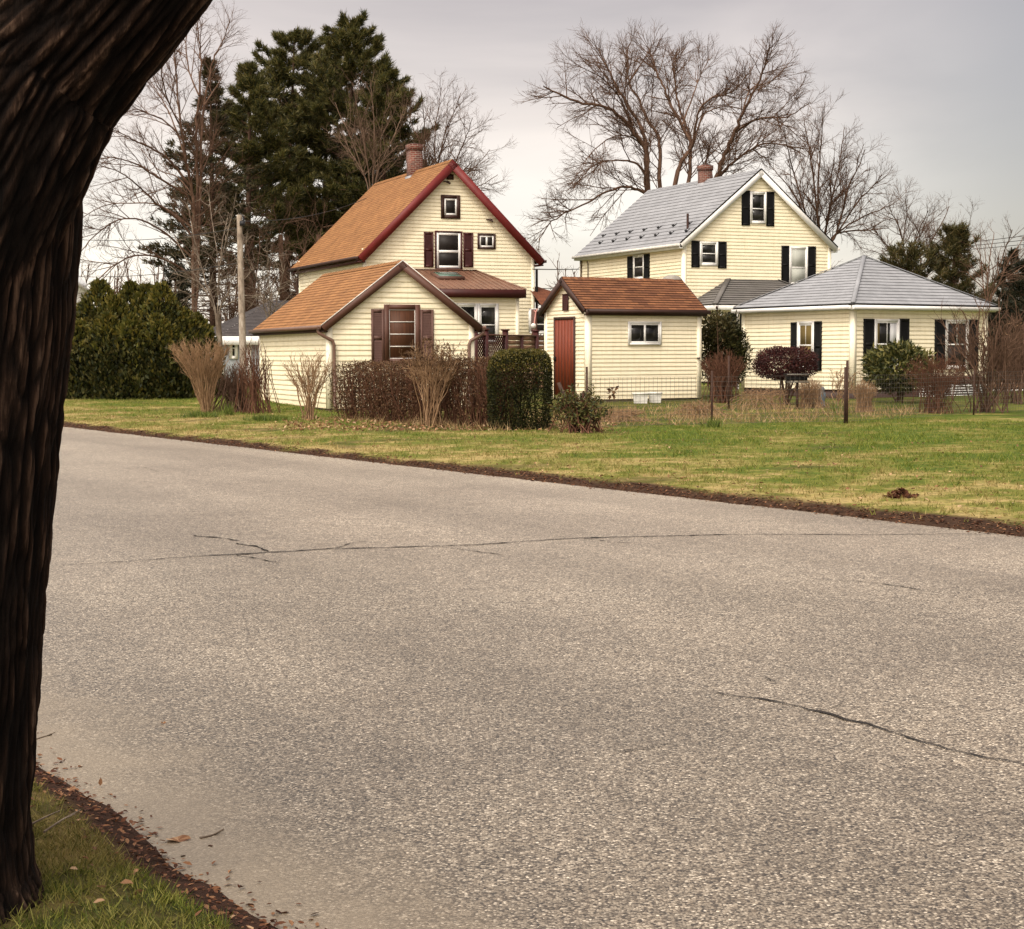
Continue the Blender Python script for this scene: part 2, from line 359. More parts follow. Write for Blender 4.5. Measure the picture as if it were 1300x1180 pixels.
# wheel tracks and worn bands run along the road (the road's own axes)
mp = N(nt, "ShaderNodeMapping"); mp.inputs['Rotation'].default_value = (0, 0, -math.atan2(RD[1], RD[0])); mp.inputs['Scale'].default_value = (1, 1, 1)
nt.links.new(tc.outputs['Object'], mp.inputs[0])
mp2 = N(nt, "ShaderNodeMapping"); mp2.inputs['Scale'].default_value = (.10, .75, 1); nt.links.new(mp.outputs[0], mp2.inputs[0])
nz = N(nt, "ShaderNodeTexNoise"); nz.inputs['Scale'].default_value = 1.0; nz.inputs['Detail'].default_value = 4; nt.links.new(mp2.outputs[0], nz.inputs['Vector'])
rr = ramp(nt, [(.28, (.74, .71, .67)), (.5, (1.0, .985, .965)), (.72, (1.25, 1.24, 1.22))]); nt.links.new(nz.outputs[0], rr.inputs[0]); cc = mixc(nt, cc, rr.outputs[0], .85, 'MULTIPLY')
h = noise(nt, .45, 5, .6); rr = ramp(nt, [(.3, (.76, .73, .70)), (.7, (1.18, 1.18, 1.18))]); nt.links.new(h, rr.inputs[0]); cc = mixc(nt, cc, rr.outputs[0], .8, 'MULTIPLY')
# sandy washed-out margin along the near verge: separate across-road coordinate
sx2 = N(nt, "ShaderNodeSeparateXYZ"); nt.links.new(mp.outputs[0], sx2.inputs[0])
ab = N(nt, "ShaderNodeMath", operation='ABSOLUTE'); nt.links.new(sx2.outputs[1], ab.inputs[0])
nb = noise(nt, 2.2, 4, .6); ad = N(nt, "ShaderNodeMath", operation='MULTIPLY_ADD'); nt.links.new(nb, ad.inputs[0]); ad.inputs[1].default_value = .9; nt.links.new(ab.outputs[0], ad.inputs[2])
mr = N(nt, "ShaderNodeMapRange"); mr.inputs[1].default_value = 2.42; mr.inputs[2].default_value = 2.95; mr.inputs[3].default_value = .75; mr.inputs[4].default_value = 0; nt.links.new(ad.outputs[0], mr.inputs[0])
cc = mixc(nt, cc, (.21, .165, .112), mr.outputs[0])
bg = N(nt, "ShaderNodeBrightContrast"); bg.inputs[1].default_value = 0; bg.inputs[2].default_value = 0; nt.links.new(cc, bg.inputs[0])
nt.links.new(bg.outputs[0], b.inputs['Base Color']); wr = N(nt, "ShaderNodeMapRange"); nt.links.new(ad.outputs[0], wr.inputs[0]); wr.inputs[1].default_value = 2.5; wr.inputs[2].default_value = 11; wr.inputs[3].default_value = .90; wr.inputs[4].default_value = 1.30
wv = N(nt, "ShaderNodeVectorMath", operation='SCALE'); nt.links.new(bg.outputs[0], wv.inputs[0]); nt.links.new(wr.outputs[0], wv.inputs['Scale'])  # brightness falloff painted into the asphalt: near side darker, far side lighter
# darker oil and damp stains, broad and soft
h = noise(nt, .9, 6, .7); rr = ramp(nt, [(.56, (1, 1, 1)), (.74, (.62, .58, .53))]); nt.links.new(h, rr.inputs[0]); cc2 = mixc(nt, wv.outputs[0], rr.outputs[0], .8, 'MULTIPLY'); nt.links.new(cc2, b.inputs['Base Color'])
b.inputs['Roughness'].default_value = .5; b.inputs['Specular IOR Level'].default_value = .6
bump(nt, b, vo.outputs['Distance'], .35, -.005)
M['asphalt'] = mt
g = MB()
def road_h(n): return .05 * math.sin(math.pi * min(1, max(0, (n - N0) / (N1 - N0))))
S = np.concatenate([[-90, -40], np.arange(-15, 60, .25), [70, 100, 160, 320]])
ns = [0, .2, 2, 4, 6, 8, 1 - .0]
for i in range(len(S) - 1):
    row = []
    for s in (S[i], S[i + 1]):
        a = N0 - .3 + edge_wob(s, 3); c = N1 + .10 + edge_wob(s, 8) * .5
        row.append([rp(s, a + (c - a) * k / 12.0, road_h(a + (c - a) * k / 12.0)) for k in range(13)])
    for k in range(12): g.poly([row[0][k], row[0][k + 1], row[1][k + 1], row[1][k]])
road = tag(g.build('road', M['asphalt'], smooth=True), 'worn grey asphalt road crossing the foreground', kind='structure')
def road_z(p):
    n = sn(p)[1]; return .05 * math.sin(math.pi * min(1, max(0, (n - N0) / (N1 - N0))))
def road_pt(x, y):
    z = 0.03
    for _ in range(5): p = gp(x, y, z); z = road_z(p)
    p[2] = z; return p
M['crack'] = paint('tar_dark_crack', (.016, .012, .010), .95, .4, 30)
def crack(pix, w, gaps=0.0, name='crack'):
    pts = [road_pt(*p) for p in pix]; g = MB()
    fine = []
    for a, c in zip(pts[:-1], pts[1:]):
        k = max(2, int(np.linalg.norm(c - a) / .022))
        for i in range(k): fine.append(a + (c - a) * i / k)
    fine.append(pts[-1]); n = len(fine); d = nrm(fine[-1] - fine[0]); sd = nrm(np.cross(d, (0, 0, 1)))
    L, Rr = [], []
    for i, p in enumerate(fine):
        t = i / (n - 1); s_ = i * .022
        ww = w * (.22 + .8 * abs(mnoise.noise(Vector((s_ * 2.3, w * 99, 1)))) + .9 * max(0, mnoise.noise(Vector((s_ * 9, w * 77, 5))))) * min(1, 5 * t + .1, 5 * (1 - t) + .1)
        if gaps and mnoise.noise(Vector((s_ * .9, 7.7, w * 50))) > .5 - gaps: ww *= .12
        j = sd * (.035 * mnoise.noise(Vector((s_ * 3, w * 10, 3))) + .06 * mnoise.noise(Vector((s_ * .8, w * 10, 9))) + .022 * mnoise.noise(Vector((s_ * 11, w * 10, 2))))
        q = p + j; z = road_z(q) + .005
        L.append([*(q - sd * ww / 2)[:2], z]); Rr.append([*(q + sd * ww / 2)[:2], z])
    for i in range(n - 1): g.poly([L[i], Rr[i], Rr[i + 1], L[i + 1]])
    return g.build(name, M['crack'], road)
crack([(60, 720), (160, 714), (300, 704), (420, 697), (520, 695), (600, 693), (660, 688), (740, 683), (860, 681), (1000, 679), (1120, 679), (1290, 678)], .065, .0)
crack([(905, 878), (960, 888), (1020, 902), (1090, 920), (1170, 943), (1240, 958), (1340, 975)], .036)
crack([(775, 955), (815, 950), (858, 945)], .022)
crack([(1040, 735), (1100, 740), (1180, 752)], .022, .2)
crack([(150, 597), (180, 594), (205, 600)], .02, .2)
crack([(245, 680), (285, 685), (300, 688)], .045)
crack([(300, 690), (320, 694), (336, 701)], .04)
crack([(970, 860), (990, 866)], .016)
crack([(690, 1002), (820, 1008), (900, 1007)], .007, .3)
crack([(120, 668), (160, 672)], .02, .2)
for q, w_ in (([(300, 704), (330, 712), (352, 716)], .03), ([(420, 697), (447, 691), (470, 688)], .03), ([(740, 683), (772, 689), (806, 691)], .03), ([(1090, 920), (1130, 927), (1168, 931)], .012), ([(1020, 902), (1052, 899), (1072, 893)], .013), ([(1170, 943), (1196, 941)], .012), ([(560, 694), (590, 700), (640, 706)], .022), ([(430, 812), (470, 818), (492, 816)], .012)): crack(q, w_, .15)
crack([(660, 590), (900, 640)], .012, .3)

# lawn on the house side
def dry_fac(nt):
    """0 green .. 1 straw: patchy, drier towards the road"""
    h = noise(nt, .5, 7, .66)
    tc = N(nt, "ShaderNodeTexCoord"); dt = N(nt, "ShaderNodeVectorMath", operation='DOT_PRODUCT'); nt.links.new(tc.outputs['Object'], dt.inputs[0]); dt.inputs[1].default_value = tuple(RN)
    mr = N(nt, "ShaderNodeMapRange"); nt.links.new(dt.outputs['Value'], mr.inputs[0]); mr.inputs[1].default_value = N1; mr.inputs[2].default_value = N1 + 7; mr.inputs[3].default_value = .07; mr.inputs[4].default_value = -.09
    h2 = noise(nt, 2.6, 5, .7); m2 = N(nt, "ShaderNodeMath", operation='MULTIPLY_ADD'); nt.links.new(h2, m2.inputs[0]); m2.inputs[1].default_value = .75; m2.inputs[2].default_value = -.375
    ad = N(nt, "ShaderNodeMath", operation='ADD'); nt.links.new(h, ad.inputs[0]); nt.links.new(mr.outputs[0], ad.inputs[1])
    a2 = N(nt, "ShaderNodeMath", operation='ADD'); nt.links.new(ad.outputs[0], a2.inputs[0]); nt.links.new(m2.outputs[0], a2.inputs[1]); return a2.outputs[0]
def lawn_mat(name, green, mid, straw, soil):
    mt, nt, b = new_mat(name)
    h = dry_fac(nt); r1 = ramp(nt, [(.36, green), (.5, mid), (.64, straw)]); nt.links.new(h, r1.inputs[0])
    h2 = noise(nt, 14, 5, .7); r2 = ramp(nt, [(.3, (.4,) * 3), (.7, (1.45,) * 3)]); nt.links.new(h2, r2.inputs[0])
    cc = mixc(nt, r1.outputs[0], r2.outputs[0], .9, 'MULTIPLY')
    at_ = N(nt, "ShaderNodeAttribute"); at_.attribute_name = 'soil'
    h3 = noise(nt, 11, 5, .7); r3 = ramp(nt, [(.3, cmul(soil, .45)), (.55, soil), (.75, cmul(soil, 2.0))]); nt.links.new(h3, r3.inputs[0])
    cc = mixc(nt, cc, r3.outputs[0], at_.outputs['Fac'])
    nt.links.new(cc, b.inputs['Base Color']); b.inputs['Roughness'].default_value = .95; b.inputs['Specular IOR Level'].default_value = .1
    bump(nt, b, h2, .8, .04); return mt
def grass_mat(name, greens, straws, lo=.40, hi=.62):
    mt, nt, b = new_mat(name); g = N(nt, "ShaderNodeNewGeometry")
    r1 = ramp(nt, [(i / (len(greens) - 1), c) for i, c in enumerate(greens)]); r2 = ramp(nt, [(i / (len(straws) - 1), c) for i, c in enumerate(straws)])
    nt.links.new(g.outputs['Random Per Island'], r1.inputs[0]); nt.links.new(g.outputs['Random Per Island'], r2.inputs[0])
    mr = N(nt, "ShaderNodeMapRange"); nt.links.new(dry_fac(nt), mr.inputs[0]); mr.inputs[1].default_value = lo; mr.inputs[2].default_value = hi
    cc = mixc(nt, r1.outputs[0], r2.outputs[0], mr.outputs[0]); nt.links.new(cc, b.inputs['Base Color']); b.inputs['Roughness'].default_value = .6; b.inputs['Specular IOR Level'].default_value = .2
    tr = N(nt, "ShaderNodeBsdfTranslucent"); nt.links.new(cc, tr.inputs[0]); mx = N(nt, "ShaderNodeMixShader"); mx.inputs[0].default_value = .3
    nt.links.new(b.outputs[0], mx.inputs[1]); nt.links.new(tr.outputs[0], mx.inputs[2]); nt.links.new(mx.outputs[0], nt.nodes["Material Output"].inputs[0]); return mt
M['grass'] = grass_mat('lawn_grass_blades', [(.04, .068, .008), (.095, .14, .014), (.17, .205, .026), (.28, .28, .06)], [(.15, .115, .032), (.29, .22, .08), (.46, .35, .15), (.12, .13, .025)])
M['grassnear'] = grass_mat('verge_grass_blades', [(.03, .05, .007), (.08, .11, .013), (.16, .17, .025), (.30, .27, .07)], [(.06, .065, .013), (.16, .13, .036), (.32, .25, .09), (.10, .10, .022)], .42, .66)
M['lawn'] = lawn_mat('lawn_soil', (.066, .095, .012), (.14, .14, .028), (.31, .235, .095), (.045, .024, .014))
def grid_sheet(name, S, T, fpos, fsoil, mat):
    V = [fpos(s, t) for s in S for t in T]; k = len(T)
    Fa = [[i * k + j, i * k + j + 1, (i + 1) * k + j + 1, (i + 1) * k + j] for i in range(len(S) - 1) for j in range(k - 1)]
    g = MB(); g.arr(V, Fa); o = g.build(name, mat, smooth=True)
    a = o.data.attributes.new('soil', 'FLOAT', 'POINT'); a.data.foreach_set('value', [fsoil(s, t) for s in S for t in T])
    return o
def fence_t(x, y):       # >0 behind the wire fence line
    return y - (33.6 + (x - 1.36) * .52) if x < 7.3 else y - (36.7 + (x - 7.3) * 1.15)
def lpos(s, t):
    p = rp(s, N1 + t + (edge_wob(s, 8) * (1 - min(1, t))), 0)
    p[2] = zg(p[0], p[1]) - (.03 if t <= 0 else 0); return p
def lsoil(s, t):
    p = rp(s, N1 + t); k = 1 - min(1, max(0, (t - .20 - .20 * fnoise(s, 1, 1.5) - .10 * fnoise(s, 2, 6)) / .16))
    if -3 < p[0] < 16 and fence_t(p[0], p[1]) > 0 and p[1] < 62: k = max(k, min(1, fence_t(p[0], p[1])) * (.35 + .5 * fnoise(p[0], p[1], .8, 3)))
    if fnoise(p[0], p[1], .9, 21) > .45: k = max(k, .45)
    return min(1, max(0, k))
S = np.concatenate([np.arange(-60, -8, 4), np.arange(-8, 46, .3), np.arange(46, 130, 4)])
T = np.concatenate([[-.05, 0, .06, .12, .2, .3, .4, .5, .65, .8], np.arange(1, 12, .5), np.arange(12, 60, 2), [70, 90, 120]])
tag(grid_sheet('lawn', S, T, lpos, lsoil, M['lawn']), 'roadside lawn in front of the houses', kind='structure')
# verge on the camera side
def vpos(s, t):
    p = rp(s, N0 - t + edge_wob(s, 3) * (1 - min(1, t)), 0)
    p[2] = .10 * min(1, max(0, t) / .35) + .03 * fnoise(p[0], p[1], 1.5) - (.02 if t <= 0 else 0); return p
M['verge'] = lawn_mat('verge_soil', (.028, .036, .008), (.055, .05, .014), (.13, .095, .035), (.038, .018, .011))
S2 = np.concatenate([np.arange(-30, 0, 2), np.arange(0, 14, .15), np.arange(14, 80, 3)])
T2 = np.concatenate([[-.03, 0, .05, .1, .15, .2, .3, .4, .6, .8], np.arange(1, 4, .4), np.arange(4, 40, 3)])
tag(grid_sheet('verge', S2, T2, vpos, lambda s, t: 1 - min(1, max(0, (t - .16) / .12)), M['verge']), 'grassy verge under the big tree', kind='structure')
def zverge(x, y):
    t = N0 - (x * RN[0] + y * RN[1]); return .10 * min(1, max(0, t) / .35) + .03 * fnoise(x, y, 1.5)

# ------------------------------------------------------------------ building helpers
X3, Y3, Z3 = np.eye(3)
def courses(mb, O, U, V, Nn, v0, v1, expo, lip, lo, hi, breaks=(), back=0.0):
    """lapped courses on the plane O + u U + v V; lo/hi give the u limits at v"""
    O, U, V, Nn = (np.asarray(a, float) for a in (O, U, V, Nn))
    vs = sorted(set([round(v, 5) for v in list(np.arange(v0, v1, expo)) + [v1] + [b_ for b_ in breaks if v0 < b_ < v1]]))
    for a, c in zip(vs[:-1], vs[1:]):
        if c - a < 1e-4: continue
        i0 = math.floor((a - v0) / expo + 1e-6); base = v0 + i0 * expo
        oa, oc = lip * (1 - (a - base) / expo), lip * (1 - (c - base) / expo)
        la, ha, lc, hc = lo(a), hi(a), lo(c), hi(c)
        if ha - la < 1e-4 and hc - lc < 1e-4: continue
        P = lambda u, v, o: O + U * u + V * v + Nn * o
        ya, yc = i0 + (a - base) / expo, i0 + (c - base) / expo - 1e-4
        pts = [P(la, a, oa), P(ha, a, oa), P(hc, c, oc), P(lc, c, oc)]
        if M_UVM[0]: uv = [(la, a), (ha, a), (hc, c - 1e-4), (lc, c - 1e-4)]
        else: uv = [(la, ya), (ha, ya), (hc, yc), (lc, yc)]
        mb.poly(pts, uv)
        if abs(a - base) < 1e-4:
            e = 1e-4 if M_UVM[0] else .02
            mb.poly([P(la, a, back), P(ha, a, back), P(ha, a, oa), P(la, a, oa)], [(la, uv[0][1] + e)] * 2 + [(ha, uv[0][1] + e)] * 2)
M_UVM = [False]
class Bld:
    def __init__(s, name, label, cat, x, y, rot, group=None):
        s.x, s.y, s.rot = x, y, rot
        s.root = thing(name, label, cat, (x, y, 0), rot, group)
        s.a = np.array([math.cos(rot), math.sin(rot), 0]); s.b = np.array([-math.sin(rot), math.cos(rot), 0])
        s.o = np.array([x, y, 0.0])
    def loc(s, p):                       # world -> local
        d = np.asarray(p) - s.o; return np.array([d @ s.a, d @ s.b, d[2]])
    def hit(s, px, py, O, Nn):           # pixel -> local point on the local plane
        O = np.asarray(O, float); Nn = np.asarray(Nn, float)
        c = s.loc(CO); d0 = ray(px, py); d = np.array([d0 @ s.a, d0 @ s.b, d0[2]])
        return c + d * (((O - c) @ Nn) / (d @ Nn))
def wall(mb, O, U, Nn, w, z0, ze, zr=None, expo=.128, lip=.018):
    V = Z3
    if zr is None: courses(mb, O, U, V, Nn, z0, ze, expo, lip, lambda v: 0, lambda v: w)
    else:
        k = lambda v: 0 if v <= ze else (v - ze) / (zr - ze) * w / 2
        courses(mb, O, U, V, Nn, z0, zr, expo, lip, lambda v: k(v), lambda v: w - k(v), (ze,))
def gable_roof(B, W, L, ze, zr, orr, oe, mat, expo, lip, trim, th=.14, ridge_over_trim=True, trim_h=.2, soffit=None, name='roof', flip=False):
    """ridge along local v (flip False). Returns roof object."""
    s = (zr - ze) / (W / 2); zo = ze - s * oe
    sl = math.hypot(W / 2 + oe, zr - zo); mb = MB(); M_UVM[0] = True
    def T(u, v, z): return np.array([v, u, z]) if flip else np.array([u, v, z])
    for side in (0, 1):
        ux = -oe if side == 0 else W + oe
        O = T(ux, -orr, zo); U = T(0, 1, 0) - T(0, 0, 0)
        V = (T(W / 2, -orr, zr) - O) / sl
        Nn = np.cross(U, V); Nn = Nn if Nn[2] > 0 else -Nn
        courses(mb, O, U, V, Nn, 0, sl, expo, lip, lambda v: 0, lambda v: L + 2 * orr, back=-th)
        mb.box(O, U, V, Nn, .01, L + 2 * orr - .01, .012, sl - .02, -th, -.001)
    # ridge cap
    for k in range(int((L + 2 * orr) / .3)):
        v0 = -orr + k * .3
        for side in (-1, 1):
            a = T(W / 2, v0, zr + .028); c = T(W / 2, v0 + .305, zr + .02)
            dz = s * .13
            a2 = T(W / 2 + side * .13, v0, zr + .03 - dz); c2 = T(W / 2 + side * .13, v0 + .305, zr + .022 - dz)
            mb.poly([a, c, c2, a2], [(0, k * .3), (0, k * .3 + .29), (.13, k * .3 + .29), (.13, k * .3)])
    M_UVM[0] = False
    roof = mb.build(name, mat, B.root)
    # rake boards
    for end in (0, 1):
        v = -orr - .02 if end == 0 else L + orr + .02
        for side in (0, 1):
            mb = MB(); ux = -oe if side == 0 else W + oe
            a = T(ux, v, zo - .0); c = T(W / 2, v, zr)
            dn = np.array([0, 0, -1.0])
            Ue = nrm(c - a); Ve = np.cross(T(0, 1, 0), Ue); Ve = Ve if Ve[2] < 0 else -Ve
            Le = np.linalg.norm(c - a)
            mb.box(a, Ue, Ve, T(0, 1, 0), 0, Le, .0, trim_h, -.018, .018)
            mb.build('rake_board', trim, B.root)
    return roof, s, zo, sl
def corner(B, pts, z0, z1s, mat, w=.10, name='corner_board'):
    for (u, v, du, dv), z1 in zip(pts, z1s):
        mb = MB(); e = .032
        mb.wbox(min(u - du * e, u + du * w), max(u - du * e, u + du * w), min(v - dv * e, v + dv * .0), max(v - dv * e, v + dv * .0), z0, z1)
        mb.wbox(min(u - du * e, u), max(u - du * e, u), min(v + dv * .001, v + dv * w), max(v + dv * .001, v + dv * w), z0, z1)
        mb.build(name, mat, B.root)
def window(B, O, U, Nn, u0, u1, v0, v1, fw=.09, frame=None, sash=None, split='h', backing=None, at_=.55, proud=.05, sfw=.04, left=None, right=None, shmat=None, extra_rows=0, glass=None):
    """casing + sash + panes standing proud of the wall plane O; shutters are parts of the building"""
    V = Z3; frame = frame or M['white']; sash = sash or M['white']
    mb = MB(); bx = lambda m_, *a: m_.box(O, U, V, Nn, *a)
    bx(mb, u0, u0 + fw, v0, v1, -.01, proud); bx(mb, u1 - fw, u1, v0, v1, -.01, proud)
    bx(mb, u0 + fw, u1 - fw, v1 - fw, v1, -.01, proud); bx(mb, u0 + fw, u1 - fw, v0, v0 + fw, -.01, proud + .012)
    w = mb.build('window', frame, B.root)
    a0, a1, b0, b1 = u0 + fw, u1 - fw, v0 + fw, v1 - fw
    mb = MB(); p = proud - .012
    bx(mb, a0, a0 + sfw, b0, b1, .026, p); bx(mb, a1 - sfw, a1, b0, b1, .026, p)
    bx(mb, a0 + sfw, a1 - sfw, b0, b0 + sfw, .026, p); bx(mb, a0 + sfw, a1 - sfw, b1 - sfw, b1, .026, p)
    um, vm = a0 + (a1 - a0) * at_, b0 + (b1 - b0) * at_
    if split == 'h': bx(mb, a0 + sfw, a1 - sfw, vm - sfw * .5, vm + sfw * .5, .027, p + .006)
    if split == 'v': bx(mb, um - sfw * .6, um + sfw * .6, b0 + sfw, b1 - sfw, .027, p + .006)
    for k in range(extra_rows):
        vv = b0 + (b1 - b0) * (k + 1) / (extra_rows + 1); bx(mb, a0 + sfw, a1 - sfw, vv - .012, vv + .012, .027, p)
    sb = mb.build('sash', sash, w)
    def pane(x0, x1, y0, y1, mat):
        q = MB(); q.box(O, U, V, Nn, x0, x1, y0, y1, .024, .030); q.build('pane', mat, w)
    gl = glass or M['darkglass']; gl2 = backing or gl
    e = sfw - .002
    if split == 'h': pane(a0 + e, a1 - e, b0 + e, vm - .004, gl2); pane(a0 + e, a1 - e, vm + .004, b1 - e, gl)
    elif split == 'v': pane(a0 + e, um - .004, b0 + e, b1 - e, gl); pane(um + .004, a1 - e, b0 + e, b1 - e, gl2)
    else: pane(a0 + e, a1 - e, b0 + e, b1 - e, gl2)
    for rng_ in (left, right):
        if rng_: shutter(B, O, U, Nn, rng_[0], rng_[1], rng_[2] if len(rng_) > 2 else v0, rng_[3] if len(rng_) > 3 else v1, shmat)
    return w
def shutter(B, O, U, Nn, u0, u1, v0, v1, mat):
    mb = MB(); V = Z3; f = min(.06, (u1 - u0) * .2)
    mb.box(O, U, V, Nn, u0, u0 + f, v0, v1, -.005, .052); mb.box(O, U, V, Nn, u1 - f, u1, v0, v1, -.005, .052)
    for (a, c) in ((v0, v0 + .08), (v1 - .08, v1), ((v0 + v1) / 2 - .04, (v0 + v1) / 2 + .04)):
        mb.box(O, U, V, Nn, u0 + f, u1 - f, a, c, -.005, .05)
    z = v0 + .08
    while z < v1 - .1:
        if abs(z + .02 - (v0 + v1) / 2) > .055:
            mb.poly([np.asarray(O) + U * (u0 + f) + V * z + Nn * .046, np.asarray(O) + U * (u1 - f) + V * z + Nn * .046,
                     np.asarray(O) + U * (u1 - f) + V * (z + .045) + Nn * .026, np.asarray(O) + U * (u0 + f) + V * (z + .045) + Nn * .026])
        z += .042
    mb.box(O, U, V, Nn, u0 + f, u1 - f, v0 + .08, v1 - .08, -.005, .024)
    mb.build('shutter', mat, B.root)
FRONT = dict(U=X3, Nn=-Y3)
def pr(B, x0, x1, y0, y1, O, Nn, axis=0):
    """pixel rectangle -> (u0,u1,v0,v1) on a wall plane"""
    ym, xm = (y0 + y1) / 2, (x0 + x1) / 2
    a = B.hit(x0, ym, O, Nn); c = B.hit(x1, ym, O, Nn); t = B.hit(xm, y0, O, Nn); d = B.hit(xm, y1, O, Nn)
    s = sorted((a[axis], c[axis])); return s[0], s[1], d[2], t[2]
def gutter(B, pts, mat, r=.055):
    mb = MB(); P = [np.asarray(p, float) for p in pts]
    U = nrm(P[1] - P[0]); L = np.linalg.norm(P[1] - P[0]); S_ = nrm(np.cross(U, Z3))
    mb.box(P[0], U, S_, Z3, 0, L, -.05, .05, -.06, -.045); mb.box(P[0], U, S_, Z3, 0, L, -.055, -.045, -.06, .045); mb.box(P[0], U, S_, Z3, 0, L, .045, .058, -.06, .05)
    mb.build('gutter', mat, B.root)
def pipe(B, pts, r, mat, name='downspout', sides=8):
    mb = MB(); mb.tube(pts, r, sides, True); return mb.build(name, mat, B.root, smooth=True)
def chimney(B, c, w, z0, z1, corbel=True):
    mb = MB(); u, v = c
    mb.wbox(u - w / 2, u + w / 2, v - w / 2, v + w / 2, z0, z1 - .22)
    mb.wbox(u - w / 2 - .03, u + w / 2 + .03, v - w / 2 - .03, v + w / 2 + .03, z1 - .22, z1)
    ch = mb.build('chimney', M['brick'], B.root)
    mb = MB(); mb.wbox(u - w / 2 - .05, u + w / 2 + .05, v - w / 2 - .05, v + w / 2 + .05, z0, z0 + .55)
    mb.build('flashing', M['flash'], ch)
    mb = MB(); mb.wbox(u - w * .3, u + w * .3, v - w * .3, v + w * .3, z1 - .02, z1 + .05); mb.build('flue', M['dkbrown'], ch)

# ------------------------------------------------------------------ house with the orange-brown roof
A = Bld('house', 'cream clapboard house with steep orange-brown roof and barn-red rake boards', 'house', -5.47, 61.744, .396)
W, L, ZE, ZR = 6.863, 8.844, 5.563, 8.934
mb = MB(); z0 = .45
wall(mb, (0, 0, 0), X3, -Y3, W, z0, ZE, ZR, .135); wall(mb, (W, L, 0), -X3, Y3, W, z0, ZE, ZR, .135)
wall(mb, (0, L, 0), -Y3, -X3, L, z0, ZE, None, .135); wall(mb, (W, 0, 0), Y3, X3, L, z0, ZE, None, .135)
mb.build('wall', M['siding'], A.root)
mb = MB(); mb.wbox(.03, W - .03, .03, L - .03, -.1, z0); mb.build('foundation', M['foundation'], A.root)
roofA, sA, zoA, slA = gable_roof(A, W, L, ZE, ZR, .31, .312, M['sh_orange'], .14, .007, M['red'], .16, trim_h=.30)
corner(A, [(0, 0, 1, 1), (W, 0, -1, 1), (0, L, 1, -1), (W, L, -1, -1)], z0, [ZE] * 4, M['cream'])
for side in (0, 1):    # soffit and eave fascia
    mb = MB(); u0, u1 = (-.312, 0) if side == 0 else (W, W + .312)
    mb.wbox(u0 + .01, u1 - .01, -.27, L + .27, zoA - .22, zoA - .17); mb.build('soffit', M['maroon'], A.root)
    gutter(A, [((-.36 if side == 0 else W + .36), -.3, zoA - .04), ((-.36 if side == 0 else W + .36), L + .3, zoA - .04)], M['dkbrown'])
for side in (-1, 1):   # soffit boards under the rakes
    mb = MB(); a = np.array([W / 2, 0, ZR - .17]); e = np.array([W / 2 + side * (W / 2 + .3), 0, ZR - .17 - sA * (W / 2 + .3)])
    Ue = nrm(e - a); Nn = nrm(np.cross(Y3, Ue)); mb.box(a, Ue, Y3, Nn, .0, np.linalg.norm(e - a) - .02, -.29, .0, -.03, .03)
    mb.build('rake_soffit', M['maroon'], A.root)
O = np.zeros(3)
w0 = pr(A, 559.5, 583.7, 248, 278, O, -Y3); window(A, O, X3, -Y3, *w0, fw=.13, frame=M['dkbrown'], split='n', backing=M['screen'], sfw=.07)
w0 = pr(A, 551.8, 586.5, 293.6, 343, O, -Y3); lf = pr(A, 538, 549.8, 295, 339.5, O, -Y3); rt = pr(A, 588, 600.2, 296, 339.5, O, -Y3)
window(A, O, X3, -Y3, *w0, fw=.065, frame=M['maroon'], split='h', sfw=.095, left=lf, right=rt, shmat=M['maroon'], at_=.47, glass=M['screen'])
w0 = pr(A, 606, 628.7, 297, 316.7, O, -Y3); window(A, O, X3, -Y3, *w0, fw=.075, frame=M['dkbrown'], split='v', sfw=.06, at_=.5, glass=M['screen'])
mb = MB(); mb.wbox(W / 2 - .13, W / 2 + .13, -.06, -.02, ZR - .72, ZR - .52); mb.build('gable_vent', M['dkbrown'], A.root)
for (px_, py_) in ((566, 231), (620, 279)):
    c = A.hit(px_, py_, O, -Y3); mb = MB(); mb.wbox(c[0] - .10, c[0] + .10, -.12, -.02, c[2] - .015, c[2] + .015); mb.tube([(c[0], -.1, c[2]), (c[0] + .1, -.2, c[2] - .08)], .04, 8, True); mb.build('floodlight', M['dkbrown'], A.root)
chimney(A, (W / 2, 4.0), .50, ZR - .75, ZR + 1.05)
pipe(A, [(W + .14, 1.2, ZR - sA * (W / 2 + .1) - .1), (W + .14, 1.2, ZR - sA * (W / 2 + .1) + .75)], .05, M['dkbrown'], 'vent_pipe')
pipe(A, [(W + .1, -.06, 3.2), (W + .1, -.06, 4.9)], .05, M['black'], 'service_conduit')
pipe(A, [(-.34, L + .2, zoA - .05), (-.1, L + .05, zoA - .4), (-.08, L + .05, 1)], .045, M['dkbrown'], 'downspout')

# front extension with the ribbed metal roof
ve = -3.0
cR = A.hit(657.6, 400, (0, ve, 0), -Y3); xr = cR[0]; xl = 1.2
ztop = A.hit(565, 343.3, O, -Y3)[2]; ut = A.hit(603.9, 343.3, O, -Y3)[0]
ce = A.hit(667.4, 368, (0, ve - .3, 0), -Y3); zev = ce[2]; ur = ce[0]; ul = xl - .3
mb = MB(); wall(mb, (xl, ve, 0), X3, -Y3, xr - xl, .6, zev - .1, None, .14); wall(mb, (xr, ve, 0), Y3, X3, -ve - .02, .6, zev - .1, None, .14); wall(mb, (xl, -.02, 0), -Y3, -X3, -ve - .02, .6, zev - .1, None, .14)
mb.build('extension_wall', M['siding'], A.root)
corner(A, [(xr, ve, -1, 1), (xl, ve, 1, 1)], .6, [zev - .12] * 2, M['cream'])
mb = MB(); mb.wbox(xl + .03, xr - .03, ve + .03, -.05, -.1, .6); mb.build('extension_foundation', M['foundation'], A.root)
mb = MB(); P = lambda *a: np.array(a, float)
yw = -.03; utl = xl + (ur - ut)
